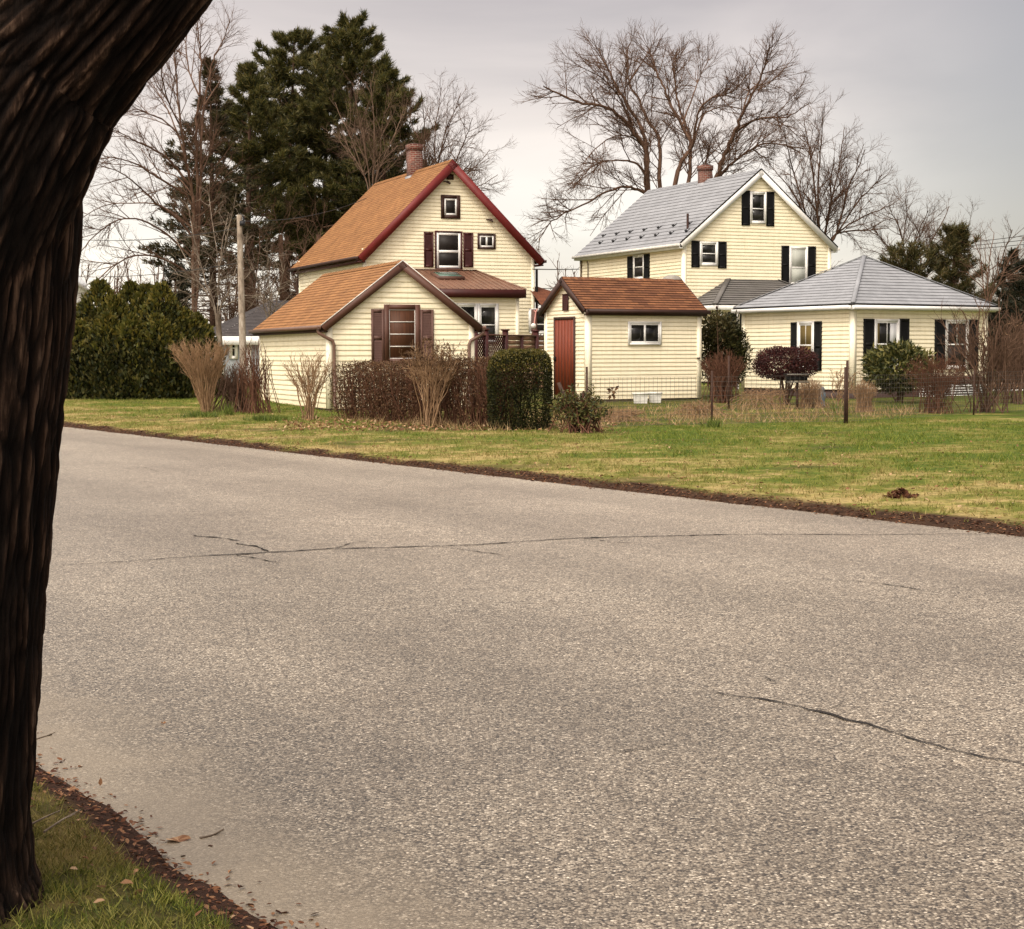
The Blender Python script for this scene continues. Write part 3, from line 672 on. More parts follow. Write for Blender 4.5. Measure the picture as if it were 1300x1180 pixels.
mb.poly([P(ul, ve - .3, zev), P(ur, ve - .3, zev), P(ut, yw, ztop), P(utl, yw, ztop)]); mb.poly([P(ur, ve - .3, zev), P(ur, yw, zev), P(ut, yw, ztop)]); mb.poly([P(ul, ve - .3, zev), P(utl, yw, ztop), P(ul, yw, zev)])
k = ul
while k < ur:          # standing ribs on the front slope
    lim = 1.0 if utl <= k <= ut else max(0, (ur - k) / (ur - ut) if k > ut else (k - ul) / (utl - ul))
    if lim > .03: mb.beam(P(k, ve - .3, zev + .01), P(k, ve - .3 + (yw - ve + .3) * lim, zev + .01 + (ztop - zev) * lim), .022, .03)
    k += .23
mb.beam(P(ur, ve - .3, zev + .015), P(ut, yw, ztop + .015), .10, .03); mb.beam(P(ul, ve - .3, zev + .015), P(utl, yw, ztop + .015), .10, .03)
mb.beam(P(utl, yw - .05, ztop + .02), P(ut, yw - .05, ztop + .02), .10, .03)
exroof = mb.build('extension_roof', M['metalroof'], A.root)
mb = MB(); mb.wbox(ul - .01, ur + .01, ve - .33, ve - .30, zev - .30, zev - .005); mb.wbox(ur - .01, ur + .02, ve - .299, -.04, zev - .30, zev - .005); mb.wbox(ul - .02, ul + .01, ve - .299, -.04, zev - .30, zev - .005); mb.wbox(ul, ur, ve - .299, -.05, zev - .30, zev - .26)
mb.build('fascia', M['maroon'], A.root)
sl_n = nrm(np.cross(X3, P(0, yw - ve + .3, ztop - zev))); c = A.hit(568, 352.5, P(ul, ve - .3, zev), sl_n); Vs = nrm(P(0, yw - ve + .3, ztop - zev))
mb = MB(); mb.box(c, X3, Vs, sl_n, -.52, .52, -.45, .45, -.02, .12); sk = mb.build('skylight', M['brown'], A.root)
mb = MB(); mb.box(c, X3, Vs, sl_n, -.44, .44, -.37, .37, .121, .128); mb.build('pane', M['skyglass'], sk)
w0 = pr(A, 577.5, 632.5, 385.5, 423.5, (0, ve, 0), -Y3)
window(A, P(0, ve, 0), X3, -Y3, w0[0], (w0[0] + w0[1]) / 2 + .03, w0[2], w0[3], fw=.10, split='n', sfw=.03)
window(A, P(0, ve, 0), X3, -Y3, (w0[0] + w0[1]) / 2 + .03, w0[1], w0[2] - .35, w0[3], fw=.10, split='h', sfw=.04, at_=.45)
# small side wing beyond the extension
za = A.hit(680, 387, (0, -1.2, 0), -Y3)[2]; zt = za + .75
mb = MB(); wall(mb, (W + .01, -1.0, 0), X3, -Y3, 1.7, .5, za - .05, None, .14); wall(mb, (W + 1.71, -1.0, 0), Y3, X3, 4, .5, za - .05, None, .14); mb.build('wing_wall', M['siding'], A.root)
mb = MB(); M_UVM[0] = True
q = [P(W - .25, -1.25, za), P(W + 1.95, -1.25, za), P(W + .35, .4, zt), P(W - .1, .4, zt)]
mb.poly(q, [(0, 0), (2.2, 0), (.6, 1.8), (.1, 1.8)]); mb.poly([q[1], P(W + 1.95, 3.2, za), P(W + .35, 3.2, zt), q[2]], [(0, 0), (4.4, 0), (4.4, 1.8), (1.8, 1.8)])
M_UVM[0] = False
mb.build('wing_roof', M['sh_brown'], A.root)
mb = MB(); mb.wbox(W - .25, W + 1.95, -1.28, -1.25, za - .16, za - .0); mb.wbox(W - .25, W + 1.95, -1.25, -1.0, za - .16, za - .12); mb.build('wing_fascia', M['dkbrown'], A.root)
gutter(A, [(W + .05, -1.34, za - .14), (W + 1.95, -1.34, za - .14)], M['offwhite'])
w0 = pr(A, 655, 674, 392, 424, (0, -1.0, 0), -Y3); window(A, P(0, -1.0, 0), X3, -Y3, max(w0[0], W + .05), w0[1], w0[2], w0[3], fw=.07, split='h', at_=.35, backing=M['screen'])
c = A.hit(678.5, 405, (0, -1.1, 0), -Y3); mb = MB(); mb.wbox(c[0] - .10, c[0] + .10, -1.12, -1.03, .5, za - .17); mb.build('porch_post', M['brown'], A.root)

# ------------------------------------------------------------------ garage in front
G = Bld('garage', 'small cream gabled garage with orange-brown roof and taupe-shuttered window', 'garage', -4.744, 42.93, .378)
W, L, ZE, ZR = 3.992, 7.6, 2.544, 4.074; z0 = .24
mb = MB()
wall(mb, (0, 0, 0), X3, -Y3, W, z0, ZE, ZR, .137); wall(mb, (W, L, 0), -X3, Y3, W, z0, ZE, ZR, .137)
wall(mb, (0, L, 0), -Y3, -X3, L, z0, ZE - .05, None, .137); wall(mb, (W, 0, 0), Y3, X3, L, z0, ZE - .05, None, .137)
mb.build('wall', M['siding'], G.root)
mb = MB(); mb.wbox(.03, W - .03, .03, L - .03, -.1, z0); mb.build('foundation', M['foundation'], G.root)
roofG, sG, zoG, slG = gable_roof(G, W, L, ZE, ZR, .137, .219, M['sh_orange'], .14, .010, M['brown'], .12, trim_h=.19)
for side in (0, 1):    # pale drip edge over the rake boards
    mb = MB(); a = P(-.219 if side == 0 else W + .219, -.165, zoG + .012); e = P(W / 2, -.165, ZR + .012); mb.beam(a, e, .03, .022); mb.build('drip_edge', M['offwhite'], G.root)
corner(G, [(0, 0, 1, 1), (W, 0, -1, 1), (0, L, 1, -1), (W, L, -1, -1)], z0, [ZE - .03] * 4, M['cream'], .12)
for side in (0, 1):
    u = -.27 if side == 0 else W + .27
    gutter(G, [(u, -.14, zoG - .03), (u, L + .14, zoG - .03)], M['gutterbrown'])
    mb = MB(); uu = (-.21, -.02) if side == 0 else (W + .02, W + .21); mb.wbox(uu[0], uu[1], -.10, L + .1, zoG - .16, zoG - .13); mb.wbox(*((-.215, -.195) if side == 0 else (W + .195, W + .215)), -.10, L + .1, zoG - .13, zoG - .02); mb.build('soffit', M['dkbrown'], G.root)
    d = 1 if side == 0 else -1; ux = 0 if side == 0 else W
    pipe(G, [(u, -.05, zoG - .06), (u, -.06, zoG - .17), (ux - d * .12, -.09, zoG - .27), (ux + d * .10, -.10, zoG - .38), (ux + d * .14, -.09, zoG - .5), (ux + d * .14, -.085, .35), (ux + d * .14, -.22, .27)], .047, M['gutterbrown'])
w0 = pr(G, 487.5, 532.7, 387, 462, O, -Y3); lf = pr(G, 471.2, 487.0, 392.8, 465, O, -Y3); rt = pr(G, 533.4, 550, 393.4, 465, O, -Y3)
window(G, O, X3, -Y3, *w0, fw=.13, frame=M['brown'], sash=M['offwhite'], split='n', sfw=.018, extra_rows=3, backing=M['planks'], left=lf, right=rt, shmat=M['taupe'])
c = G.hit(420, 441, O, -Y3); 

# ------------------------------------------------------------------ garden shed
D = Bld('shed', 'cream garden shed with rust shingled roof and red-stained plank door', 'shed', 2.166, 47.413, .495)
W, L, ZE, ZR = 2.423, 3.879, 2.998, 3.857; z0 = .33
mb = MB()
wall(mb, (0, 0, 0), X3, -Y3, L, z0, ZE - .02, None, .117); wall(mb, (L, W, 0), -X3, Y3, L, z0, ZE - .02, None, .117)
wall(mb, (0, W, 0), -Y3, -X3, W, z0, ZE, ZR, .117); wall(mb, (L, 0, 0), Y3, X3, W, z0, ZE, ZR, .117)
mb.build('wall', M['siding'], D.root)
mb = MB(); mb.wbox(.04, L - .04, .04, W - .04, 0, z0); mb.build('foundation', M['foundation'], D.root)
gable_roof(D, W, L, ZE, ZR, .15, .13, M['sh_rust'], .125, .018, M['dkbrown'], .10, trim_h=.17, flip=True)
sD = (ZR - ZE) / (W / 2); zoD = ZE - sD * .13
for v in (-.15, W + .15):
    mb = MB(); mb.wbox(-.14, L + .14, v - .015, v + .015, zoD - .17, zoD - .01); mb.build('fascia', M['dkbrown'], D.root)
    gutter(D, [(-.1, v + (-.06 if v < 0 else .06), zoD - .05), (L + .2, v + (-.06 if v < 0 else .06), zoD - .05)], M['dkbrown'])
    mb = MB(); mb.wbox(-.13, L + .13, min(v, (0 if v < 0 else W)) + .02, max(v, (0 if v < 0 else W)) - .02, zoD - .17, zoD - .14); mb.build('soffit', M['dkbrown'], D.root)
corner(D, [(0, 0, 1, 1), (L, 0, -1, 1), (0, W, 1, -1), (L, W, -1, -1)], z0, [ZE - .13] * 4, M['cream'], .12)
d0 = D.hit(705, 450, O, -X3); d1 = D.hit(731.2, 450, O, -X3); dt = D.hit(718, 402.5, O, -X3)[2]
va, vb = min(d0[1], d1[1]), max(d0[1], d1[1])
mb = MB(); nb_ = 6
for k in range(nb_):
    y0_ = va + .05 + (vb - va - .1) * k / nb_; y1_ = va + .05 + (vb - va - .1) * (k + 1) / nb_ - .008
    mb.wbox(-.05, -.024, y0_, y1_, z0 + .06, dt - .09)
door = mb.build('door', M['door'], D.root)
mb = MB(); mb.wbox(-.06, -.024, va, va + .05, z0, dt); mb.wbox(-.06, -.024, vb - .05, vb, z0, dt); mb.wbox(-.062, -.024, va + .05, vb - .05, dt - .085, dt); mb.build('door_frame', M['dkbrown'], D.root)
mb = MB(); mb.wbox(-.09, -.05, vb - .13, vb - .09, 1.42, 1.56); mb.tube([(-.09, vb - .11, 1.45), (-.12, vb - .11, 1.47), (-.12, vb - .11, 1.53), (-.09, vb - .11, 1.55)], .012, 6); mb.build('handle', M['black'], door)
mb = MB(); vm = W / 2 - .02; zv = D.hit(717, 386, O, -X3)[2]; zv1 = min(D.hit(717, 373.5, O, -X3)[2], ZR - .28)
q0 = vm - .16; mb.wbox(-.05, -.024, q0, q0 + .03, zv - .2, zv1); mb.wbox(-.05, -.024, q0 + .29, q0 + .32, zv - .2, zv1); mb.wbox(-.05, -.024, q0 + .03, q0 + .29, zv1 - .03, zv1); mb.wbox(-.028, -.02, q0 + .03, q0 + .29, zv - .2, zv1 - .03)
z = zv - .2
while z < zv1 - .06:
    mb.poly([P(-.05, q0 + .03, z), P(-.05, q0 + .29, z), P(-.03, q0 + .29, z + .05), P(-.03, q0 + .03, z + .05)]); z += .055
mb.build('louvre_vent', M['maroon'], D.root)
w0 = pr(D, 796.6, 838.5, 408.5, 438.3, O, -Y3); window(D, O, X3, -Y3, *w0, fw=.055, split='v', at_=.5, sfw=.05, proud=.06)
mb = MB(); c = D.hit(885, 455, O, -Y3); mb.wbox(c[0] - .03, c[0] + .05, -.09, -.03, c[2] - .02, c[2] + .02); mb.build('hose_bib', M['dkbrown'], D.root)

# ------------------------------------------------------------------ house with the pale grey roof
Bh = Bld('house', 'two-storey cream house with pale grey roof, white trim and black shutters', 'house', 6.992, 67.837, .424)
W, L, ZE, ZR = 7.17, 9.288, 6.313, 9.233; z0 = .5
mb = MB()
wall(mb, (0, 0, 0), X3, -Y3, W, z0, ZE, ZR, .14); wall(mb, (W, L, 0), -X3, Y3, W, z0, ZE, ZR, .14)
wall(mb, (0, L, 0), -Y3, -X3, L, z0, ZE - .05, None, .14); wall(mb, (W, 0, 0), Y3, X3, L, z0, ZE - .05, None, .14)
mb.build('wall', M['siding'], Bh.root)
mb = MB(); mb.wbox(.03, W - .03, .03, L - .03, -.1, z0); mb.build('foundation', M['foundation'], Bh.root)
rfB, sB, zoB, slB = gable_roof(Bh, W, L, ZE, ZR, .167, .251, M['sh_grey'], .26, .017, M['white'], .12, trim_h=.24)
for side in (-1, 1):
    mb = MB(); a = P(W / 2, -.19, ZR + .02); e = P(W / 2 + side * (W / 2 + .25), -.19, zoB + .02); mb.beam(a, e, .04, .05); mb.build('drip_edge', M['black'], Bh.root)
corner(Bh, [(0, 0, 1, 1), (W, 0, -1, 1), (0, L, 1, -1), (W, L, -1, -1)], z0, [ZE - .1] * 4, M['cream'], .13)
for side in (0, 1):
    u = -.25 if side == 0 else W + .25
    mb = MB(); mb.wbox(u - .015, u + .015, -.15, L + .15, zoB - .2, zoB - .02); mb.wbox(min(u, W / 2 + (u - W / 2) * .94), max(u, W / 2 + (u - W / 2) * .94), -.15, L + .15, zoB - .2, zoB - .17); mb.build('fascia', M['white'], Bh.root)
    gutter(Bh, [(u + (-.07 if side == 0 else .07), -.16, zoB - .05), (u + (-.07 if side == 0 else .07), L + .16, zoB - .05)], M['offwhite'])
k_ = .1695
Z = lambda x, y: (860 + x * k_, 200 + y * k_)
def zr4(x0, x1, y0, y1): a = Z(x0, y0); c = Z(x1, y1); return a[0], c[0], a[1], c[1]
w0 = pr(Bh, *zr4(541, 663, 258, 497), O, -Y3); window(Bh, O, X3, -Y3, *w0, fw=.08, split='h', at_=.46, left=pr(Bh, *zr4(479, 540, 250, 510), O, -Y3), right=pr(Bh, *zr4(664, 721, 258, 516), O, -Y3), shmat=M['black'])
w0 = pr(Bh, *zr4(164, 301, 632, 812), O, -Y3); window(Bh, O, X3, -Y3, *w0, fw=.09, split='h', at_=.5, left=pr(Bh, *zr4(103, 163, 625, 824), O, -Y3), right=pr(Bh, *zr4(302, 364, 632, 831), O, -Y3), shmat=M['black'])
w0 = pr(Bh, *zr4(834, 972, 670, 960), O, -Y3); window(Bh, O, X3, -Y3, *w0, fw=.085, split='h', at_=.46, glass=M['curtain'], backing=M['curtain'], left=pr(Bh, *zr4(777, 833, 662, 950), O, -Y3), right=pr(Bh, *zr4(973, 1032, 667, 955), O, -Y3), shmat=M['black'])
k2 = .15254
def zr5(x0, x1, y0, y1): return 720 + x0 * k2, 720 + x1 * k2, 180 + y0 * k2, 180 + y1 * k2
def prs(B, q): u0, u1, v0, v1 = pr(B, *q, O, -X3, 1); return -u1, -u0, v0, v1      # left wall runs along -v
w0 = prs(Bh, zr5(555, 645, 940, 1150)); window(Bh, O, -Y3, -X3, *w0, fw=.085, split='h', at_=.5, glass=M['screen'], backing=M['screen'], left=prs(Bh, zr5(508, 554, 955, 1150)), right=prs(Bh, zr5(646, 690, 935, 1145)), shmat=M['black'])
chimney(Bh, (W / 2, 4.3), .46, ZR - .7, ZR + .62)
# snow guards in two staggered rows and the vent pipe
VB = P(W / 2 + .251, 0, ZR - zoB) / slB; NB = nrm(np.cross(VB, Y3)); NB = NB if NB[2] > 0 else -NB
for row, (vv, off) in enumerate(((.78, .35), (1.36, .9))):
    for k in range(7):
        c = P(-.251, 0, zoB) + VB * vv + Y3 * (off + k * 1.28) + NB * .01; mb = MB()
        mb.box(c, Y3, VB, NB, -.05, .05, -.02, .05, 0, .10); mb.box(c, Y3, VB, NB, -.03, .03, .05, .20, 0, .02); mb.build('snow_guard', M['cable'], Bh.root)
c = P(-.251, 0, zoB) + VB * 1.05 + Y3 * .62; pipe(Bh, [c, c + Z3 * .62], .05, M['dkbrown'], 'vent_pipe'); 
# service wires on the far left corner
pipe(Bh, [(-.06, L - .15, 3.2), (-.06, L - .15, 5.9), (-.2, L - .1, 6.0)], .03, M['dkbrown'], 'service_conduit')
pipe(Bh, [(-.06, L - .85, 3.2), (-.06, L - .85, 5.75), (-.12, L - .9, 5.85)], .022, M['dkbrown'], 'service_conduit')
# hip-roofed porch on the gable side
vp = -2.3
t0 = Bh.hit(924, 355, O, -Y3); t1 = Bh.hit(988, 355, O, -Y3); zt = t0[2]
e0 = Bh.hit(908, 386.5, (0, vp, 0), -Y3); zpe = e0[2]; uL = e0[0]; uR = t1[0] + (t0[0] - uL)
mb = MB(); M_UVM[0] = True
def hipface(mb, E0, E1, T1, T0, expo, lip):
    E0, E1, T0, T1 = (np.asarray(a, float) for a in (E0, E1, T0, T1)); U = nrm(E1 - E0); w_ = np.linalg.norm(E1 - E0)
    d = T0 - E0; V = d - U * (d @ U); sl = np.linalg.norm(V); V = V / sl; Nn = np.cross(U, V); Nn = Nn if Nn[2] > 0 else -Nn
    l1 = (T0 - E0) @ U; h1 = (T1 - E0) @ U
    courses(mb, E0, U, V, Nn, 0, sl, expo, lip, lambda v: l1 * v / sl, lambda v: w_ + (h1 - w_) * v / sl, back=-.03)
yw = -.03
hipface(mb, (uL, vp, zpe), (uR, vp, zpe), (t1[0], yw, zt), (t0[0], yw, zt), .22, .022)
hipface(mb, (uL, yw, zpe), (uL, vp, zpe), (t0[0], yw, zt), (t0[0], yw - .001, zt), .22, .022)
hipface(mb, (uR, vp, zpe), (uR, yw, zpe), (t1[0], yw, zt), (t1[0], yw - .001, zt), .22, .022)
M_UVM[0] = False
for a, c in (((uL, vp, zpe), (t0[0], yw, zt)), ((uR, vp, zpe), (t1[0], yw, zt))): mb.beam(P(*a) + Z3 * .03, P(*c) + Z3 * .03, .22, .03)
mb.build('porch_roof', M['sh_dkgrey'], Bh.root)
mb = MB(); mb.wbox(uL + .02, uR - .02, vp + .02, vp + .05, zpe - .22, zpe - .012); mb.wbox(uL + .02, uL + .05, vp + .051, -.04, zpe - .22, zpe - .012); mb.wbox(uL + .06, uR - .06, vp + .06, -.05, zpe - .22, zpe - .19); mb.build('porch_fascia', M['white'], Bh.root)
mb = MB(); wall(mb, (uL + .3, vp + .3, 0), X3, -Y3, uR - uL - .6, z0, zpe - .2, None, .14); wall(mb, (uL + .3, -.03, 0), -Y3, -X3, -vp - .33, z0, zpe - .2, None, .14); mb.build('porch_wall', M['siding'], Bh.root)
corner(Bh, [(uL + .3, vp + .3, 1, 1)], z0, [zpe - .21], M['cream'], .12)
pipe(Bh, [(uL + .06, vp - .02, zpe - .1), (uL + .2, vp + .2, zpe - .4), (uL + .2, vp + .2, .6)], .045, M['dkbrown'])
OP = P(0, vp + .3, 0)
w0 = pr(Bh, 923.5, 938, 396.5, 440, OP, -Y3); mb = MB(); mb.box(OP, X3, Z3, -Y3, w0[0], w0[1] + .5, w0[2] - .6, w0[3], 0, .045); mb.build('porch_door', M['black'], Bh.root)
w0 = pr(Bh, 911.5, 914.5, 395.5, 411, OP, -Y3); mb = MB(); mb.box(OP, X3, Z3, -Y3, w0[0], w0[1], w0[2], w0[3], .02, .12); mb.build('porch_lamp', M['white'], Bh.root)

# ------------------------------------------------------------------ hip-roofed annex
E_ = Bld('cottage', 'low cream single-storey cottage with pale grey hip roof and black shutters', 'cottage', 10.033, 48.91, .563)
W, L, ZE, ZR = 5.661, 4.96, 3.085, 4.668; oe = .22; z0 = .55; xb = 2.75
mb = MB()
wall(mb, (0, 0, 0), X3, -Y3, xb, z0, ZE - .1, None, .125); wall(mb, (xb, 0, 0), X3, -Y3, W - xb, z0 + .375, ZE - .1, None, .125)
wall(mb, (W, L, 0), -X3, Y3, W, z0, ZE - .1, None, .125); wall(mb, (0, L, 0), -Y3, -X3, L, z0, ZE - .1, None, .125); wall(mb, (W, 0, 0), Y3, X3, L, z0, ZE - .1, None, .125)
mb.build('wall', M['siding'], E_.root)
mb = MB(); mb.wbox(.03, W - .03, .02, L - .03, .0, z0); mb.build('foundation', M['dkbrown'], E_.root)
mb = MB(); mb.wbox(xb, W - .03, -.03, .0, z0 + .12, z0 + .374); mb.build('brick_course', M['brick'], E_.root)
mb = MB(); z = .3
while z < z0 + .1: mb.wbox(xb, W, -.05, -.025, z, z + .035); z += .075
for k in range(5): mb.wbox(xb + k * .7, xb + .04 + k * .7, -.024, -.012, .28, z0 + .12)
mb.build('slatted_skirt', M['white'], E_.root)
mb = MB(); M_UVM[0] = True; ap = P(W / 2, L / 2, ZR); zt_ = ZE
cs = [P(-oe, -oe, zt_), P(W + oe, -oe, zt_), P(W + oe, L + oe, zt_), P(-oe, L + oe, zt_)]
for i in range(4): hipface(mb, cs[i], cs[(i + 1) % 4], ap, ap - nrm(cs[(i + 1) % 4] - cs[i]) * .001, .20, .015)
M_UVM[0] = False
for c in cs: mb.beam(c + Z3 * .035, ap + Z3 * .035, .13, .022)
mb.build('roof', M['sh_grey2'], E_.root)
mb = MB(); o2 = oe - .02
mb.wbox(-o2, W + o2, -o2, -o2 + .03, ZE - .19, ZE - .035); mb.wbox(-o2, -o2 + .03, -o2 + .031, L + o2, ZE - .19, ZE - .035); mb.wbox(W + o2 - .03, W + o2, -o2 + .031, L + o2, ZE - .19, ZE - .035); mb.wbox(-o2 + .04, W + o2 - .04, -o2 + .04, L + o2 - .04, ZE - .18, ZE - .15)
mb.build('fascia', M['white'], E_.root)
mb = MB(); mb.wbox(-oe - .01, W + oe + .01, -oe - .02, -oe + .005, ZE - .05, ZE - .005); mb.wbox(-oe - .02, -oe + .005, -oe + .006, L + oe, ZE - .05, ZE - .005); mb.build('drip_edge', M['black'], E_.root)
gutter(E_, [(-.25, -oe - .06, ZE - .1), (W + .25, -oe - .06, ZE - .1)], M['white']); gutter(E_, [(-oe - .06, L + .2, ZE - .1), (-oe - .06, -.15, ZE - .1)], M['white'])
corner(E_, [(0, 0, 1, 1), (W, 0, -1, 1), (0, L, 1, -1), (W, L, -1, -1)], z0, [ZE - .19] * 4, M['cream'], .12)
pipe(E_, [(-oe - .05, L - .1, ZE - .12), (-oe - .02, L - .05, ZE - .3), (-.12, L + .1, ZE - .45), (-.12, L + .1, .5)], .05, M['white'])
k3 = .1864
def zr6(x0, x1, y0, y1): return 1070 + x0 * k3, 1070 + x1 * k3, 320 + y0 * k3, 320 + y1 * k3
w0 = pr(E_, *zr6(209, 379, 458, 800), O, -Y3); w1 = window(E_, O, X3, -Y3, *w0, fw=.08, split='h', at_=.5, left=pr(E_, *zr6(137, 206, 456, 802), O, -Y3), right=pr(E_, *zr6(380, 444, 456, 802), O, -Y3), shmat=M['black'])
# curtains tied aside behind the first front window
for (a, c, mt_) in ((.62, .93, 'whitecurt'), (.08, .2, 'gold')):
    mb = MB(); ww = w0[1] - w0[0]; mb.box(O, X3, Z3, -Y3, w0[0] + ww * a, w0[0] + ww * c, w0[2] + .72, w0[3] - .13, .0305, .034); mb.build('curtain', M[mt_], w1)
mb = MB(); um = (w0[0] + w0[1]) / 2; mb.box(O, X3, Z3, -Y3, um - .012, um + .012, (w0[2] + w0[3]) / 2 + .02, w0[3] - .11, .031, .040); mb.build('muntin', M['white'], w1)
w0 = pr(E_, *zr6(691, 850, 462, 800), O, -Y3); w2 = window(E_, O, X3, -Y3, *w0, fw=.08, frame=M['offwhite'], split='h', at_=.5, glass=M['screen'], left=pr(E_, *zr6(622, 690, 460, 795), O, -Y3), right=pr(E_, *zr6(852, 916, 462, 800), O, -Y3), shmat=M['black'])
mb = MB(); um = (w0[0] + w0[1]) / 2; mb.box(O, X3, Z3, -Y3, um - .012, um + .012, (w0[2] + w0[3]) / 2 + .02, w0[3] - .11, .031, .040); mb.build('muntin', M['offwhite'], w2)
def zr7(x0, x1, y0, y1): return 880 + x0 * k_, 880 + x1 * k_, 320 + y0 * k_, 320 + y1 * k_
w0 = prs(E_, zr7(785, 912, 520, 880)); w3 = window(E_, O, -Y3, -X3, *w0, fw=.09, split='h', at_=.5, glass=M['gold'], backing=M['gold'], left=prs(E_, zr7(738, 784, 528, 885)), right=prs(E_, zr7(913, 966, 520, 890)), shmat=M['black'])
mb = MB(); um = (w0[0] + w0[1]) / 2; mb.box(O, -Y3, Z3, -X3, um - .014, um + .014, (w0[2] + w0[3]) / 2 + .02, w0[3] - .11, .031, .040); mb.build('muntin', M['offwhite'], w3)
print("buildings done")
#@@PART2
# ------------------------------------------------------------------ neighbour buildings
H = Bld('outbuilding', 'blue-grey outbuilding with charcoal roof behind the utility pole', 'outbuilding', *at(284, 480, 66)[:2], .36)
zE = at(284, 428, 66)[2]
mb = MB(); mb.wbox(0, 5.2, 0, 6, 0, zE - .05); mb.build('wall', M['bluegrey'], H.root)
mb = MB(); M_UVM[0] = True
zt = zE + 1.55
hipface(mb, (-.25, -.25, zE), (5.5, -.25, zE), (3.4, 3, zt), (2.6, 3, zt), .14, .012); hipface(mb, (-.25, 6.2, zE), (-.25, -.25, zE), (2.6, 3, zt), (2.6, 3.3, zt), .14, .012); hipface(mb, (5.5, -.25, zE), (5.5, 6.2, zE), (3.4, 3.3, zt), (3.4, 3, zt), .14, .012)
M_UVM[0] = False; mb.build('roof', M['sh_char'], H.root)
mb = MB(); mb.wbox(-.3, 5.5, -.3, -.26, zE - .32, zE + .02); mb.wbox(-.30, -.26, -.25, 6.2, zE - .32, zE + .02); mb.wbox(-.26, 5.4, -.26, -.0, zE - .32, zE - .28); mb.build('fascia', M['white'], H.root)
pipe(H, [(-.28, -.32, zE - .28), (-.15, -.2, zE - .45), (-.05, -.05, zE - .6), (-.05, -.05, .2)], .05, M['white'])
w0 = pr(H, 291, 301.5, 430.5, 456, O, -Y3); window(H, O, X3, -Y3, *w0, fw=.09, split='h', sfw=.03)
mb = MB(); w0 = pr(H, 313, 319, 430, 480, O, -Y3); mb.wbox(w0[0], w0[1], -.04, 0, .2, w0[3]); mb.build('corner_board', M['white'], H.root)

Q = Bld('distant_house', 'white house with pale metal roof half hidden by the big trunk', 'house', *at(97, 480, 92)[:2], .35)
zq = at(110, 372, 92)[2]
mb = MB(); mb.wbox(-6, .8, 0, 7, 0, zq); mb.poly([P(-6, 0, zq), P(.8, 0, zq), P(-2.6, 0, zq + 2.3)]); mb.build('wall', M['white'], Q.root)
mb = MB(); a, r_, e_ = P(1.15, -.35, zq - .15), P(-2.6, -.35, zq + 2.5), P(-6.35, -.35, zq - .15)
mb.box(a, nrm(r_ - a), Y3, nrm(np.cross(Y3, r_ - a)), 0, np.linalg.norm(r_ - a), 0, 8, -.06, .06); mb.box(e_, nrm(r_ - e_), Y3, nrm(np.cross(r_ - e_, Y3)), 0, np.linalg.norm(r_ - e_), 0, 8, -.06, .06)
mb.build('roof', M['pale_roof'], Q.root)
mb = MB(); mb.beam(a + P(0, -.03, -.12), r_ + P(0, -.03, -.12), .04, .2); mb.build('rake_board', M['offwhite'], Q.root)
# taller pale-roofed wing
mb = MB(); mb.wbox(-5.5, .9, 7.05, 14, 0, zq + .9); mb.build('rear_wall', M['white'], Q.root)
mb = MB(); zw = at(110, 329, 100)[2]; a = P(1.45, 7.0, zq + .7); mb.poly([a, P(1.45, 14, zq + .7), P(.1, 14, zw), P(.1, 7.0, zw)]); mb.poly([P(.1, 7.0, zw), P(.1, 14, zw), P(-6, 14, zq + .7), P(-6, 7, zq + .7)]); mb.poly([a, P(.1, 7.0, zw), P(-6, 7.0, zq + .7)]); mb.build('rear_roof', M['pale_roof'], Q.root)

# ------------------------------------------------------------------ lattice deck fence between house and shed
fa = at(600, 424, 52.5); fb = at(700, 423, 57.5); ztop_f = fa[2]
dk = thing('deck_fence', 'dark brown deck fence with lattice and weathered board panels', 'fence', (fa[0], fa[1], 0))
du = nrm((fb - fa) * (1, 1, 0)); Lf = np.linalg.norm((fb - fa)[:2]); dv = np.cross(Z3, du)
def fu(px_): 
    d = ray(px_, 424); c = CO - fa; A_ = np.array([[d[0], -du[0]], [d[1], -du[1]]]); t = np.linalg.solve(A_, -c[:2]); return t[1]
ps = [fu(603), fu(616.5), fu(641.5), fu(662), fu(680.5), fu(699)]; zb = .45
off0 = P(fa[0], fa[1], 0); loc0 = P(0, 0, 0)
for i, u in enumerate(ps):
    mb = MB(); w_ = .075 if i != 3 else .05; top = ztop_f - 0 + (.12 if i != 3 else -.03)
    mb.box(loc0, du, dv, Z3, u - w_, u + w_, -w_, w_, .2, top)
    if i != 3: mb.box(loc0, du, dv, Z3, u - w_ - .03, u + w_ + .03, -w_ - .03, w_ + .03, top, top + .05)
    mb.build('post', M['maroon'], dk)
mb = MB(); mb.box(loc0, du, dv, Z3, ps[0], ps[-1], -.06, .06, ztop_f - .05, ztop_f); mb.build('top_rail', M['brown'], dk)
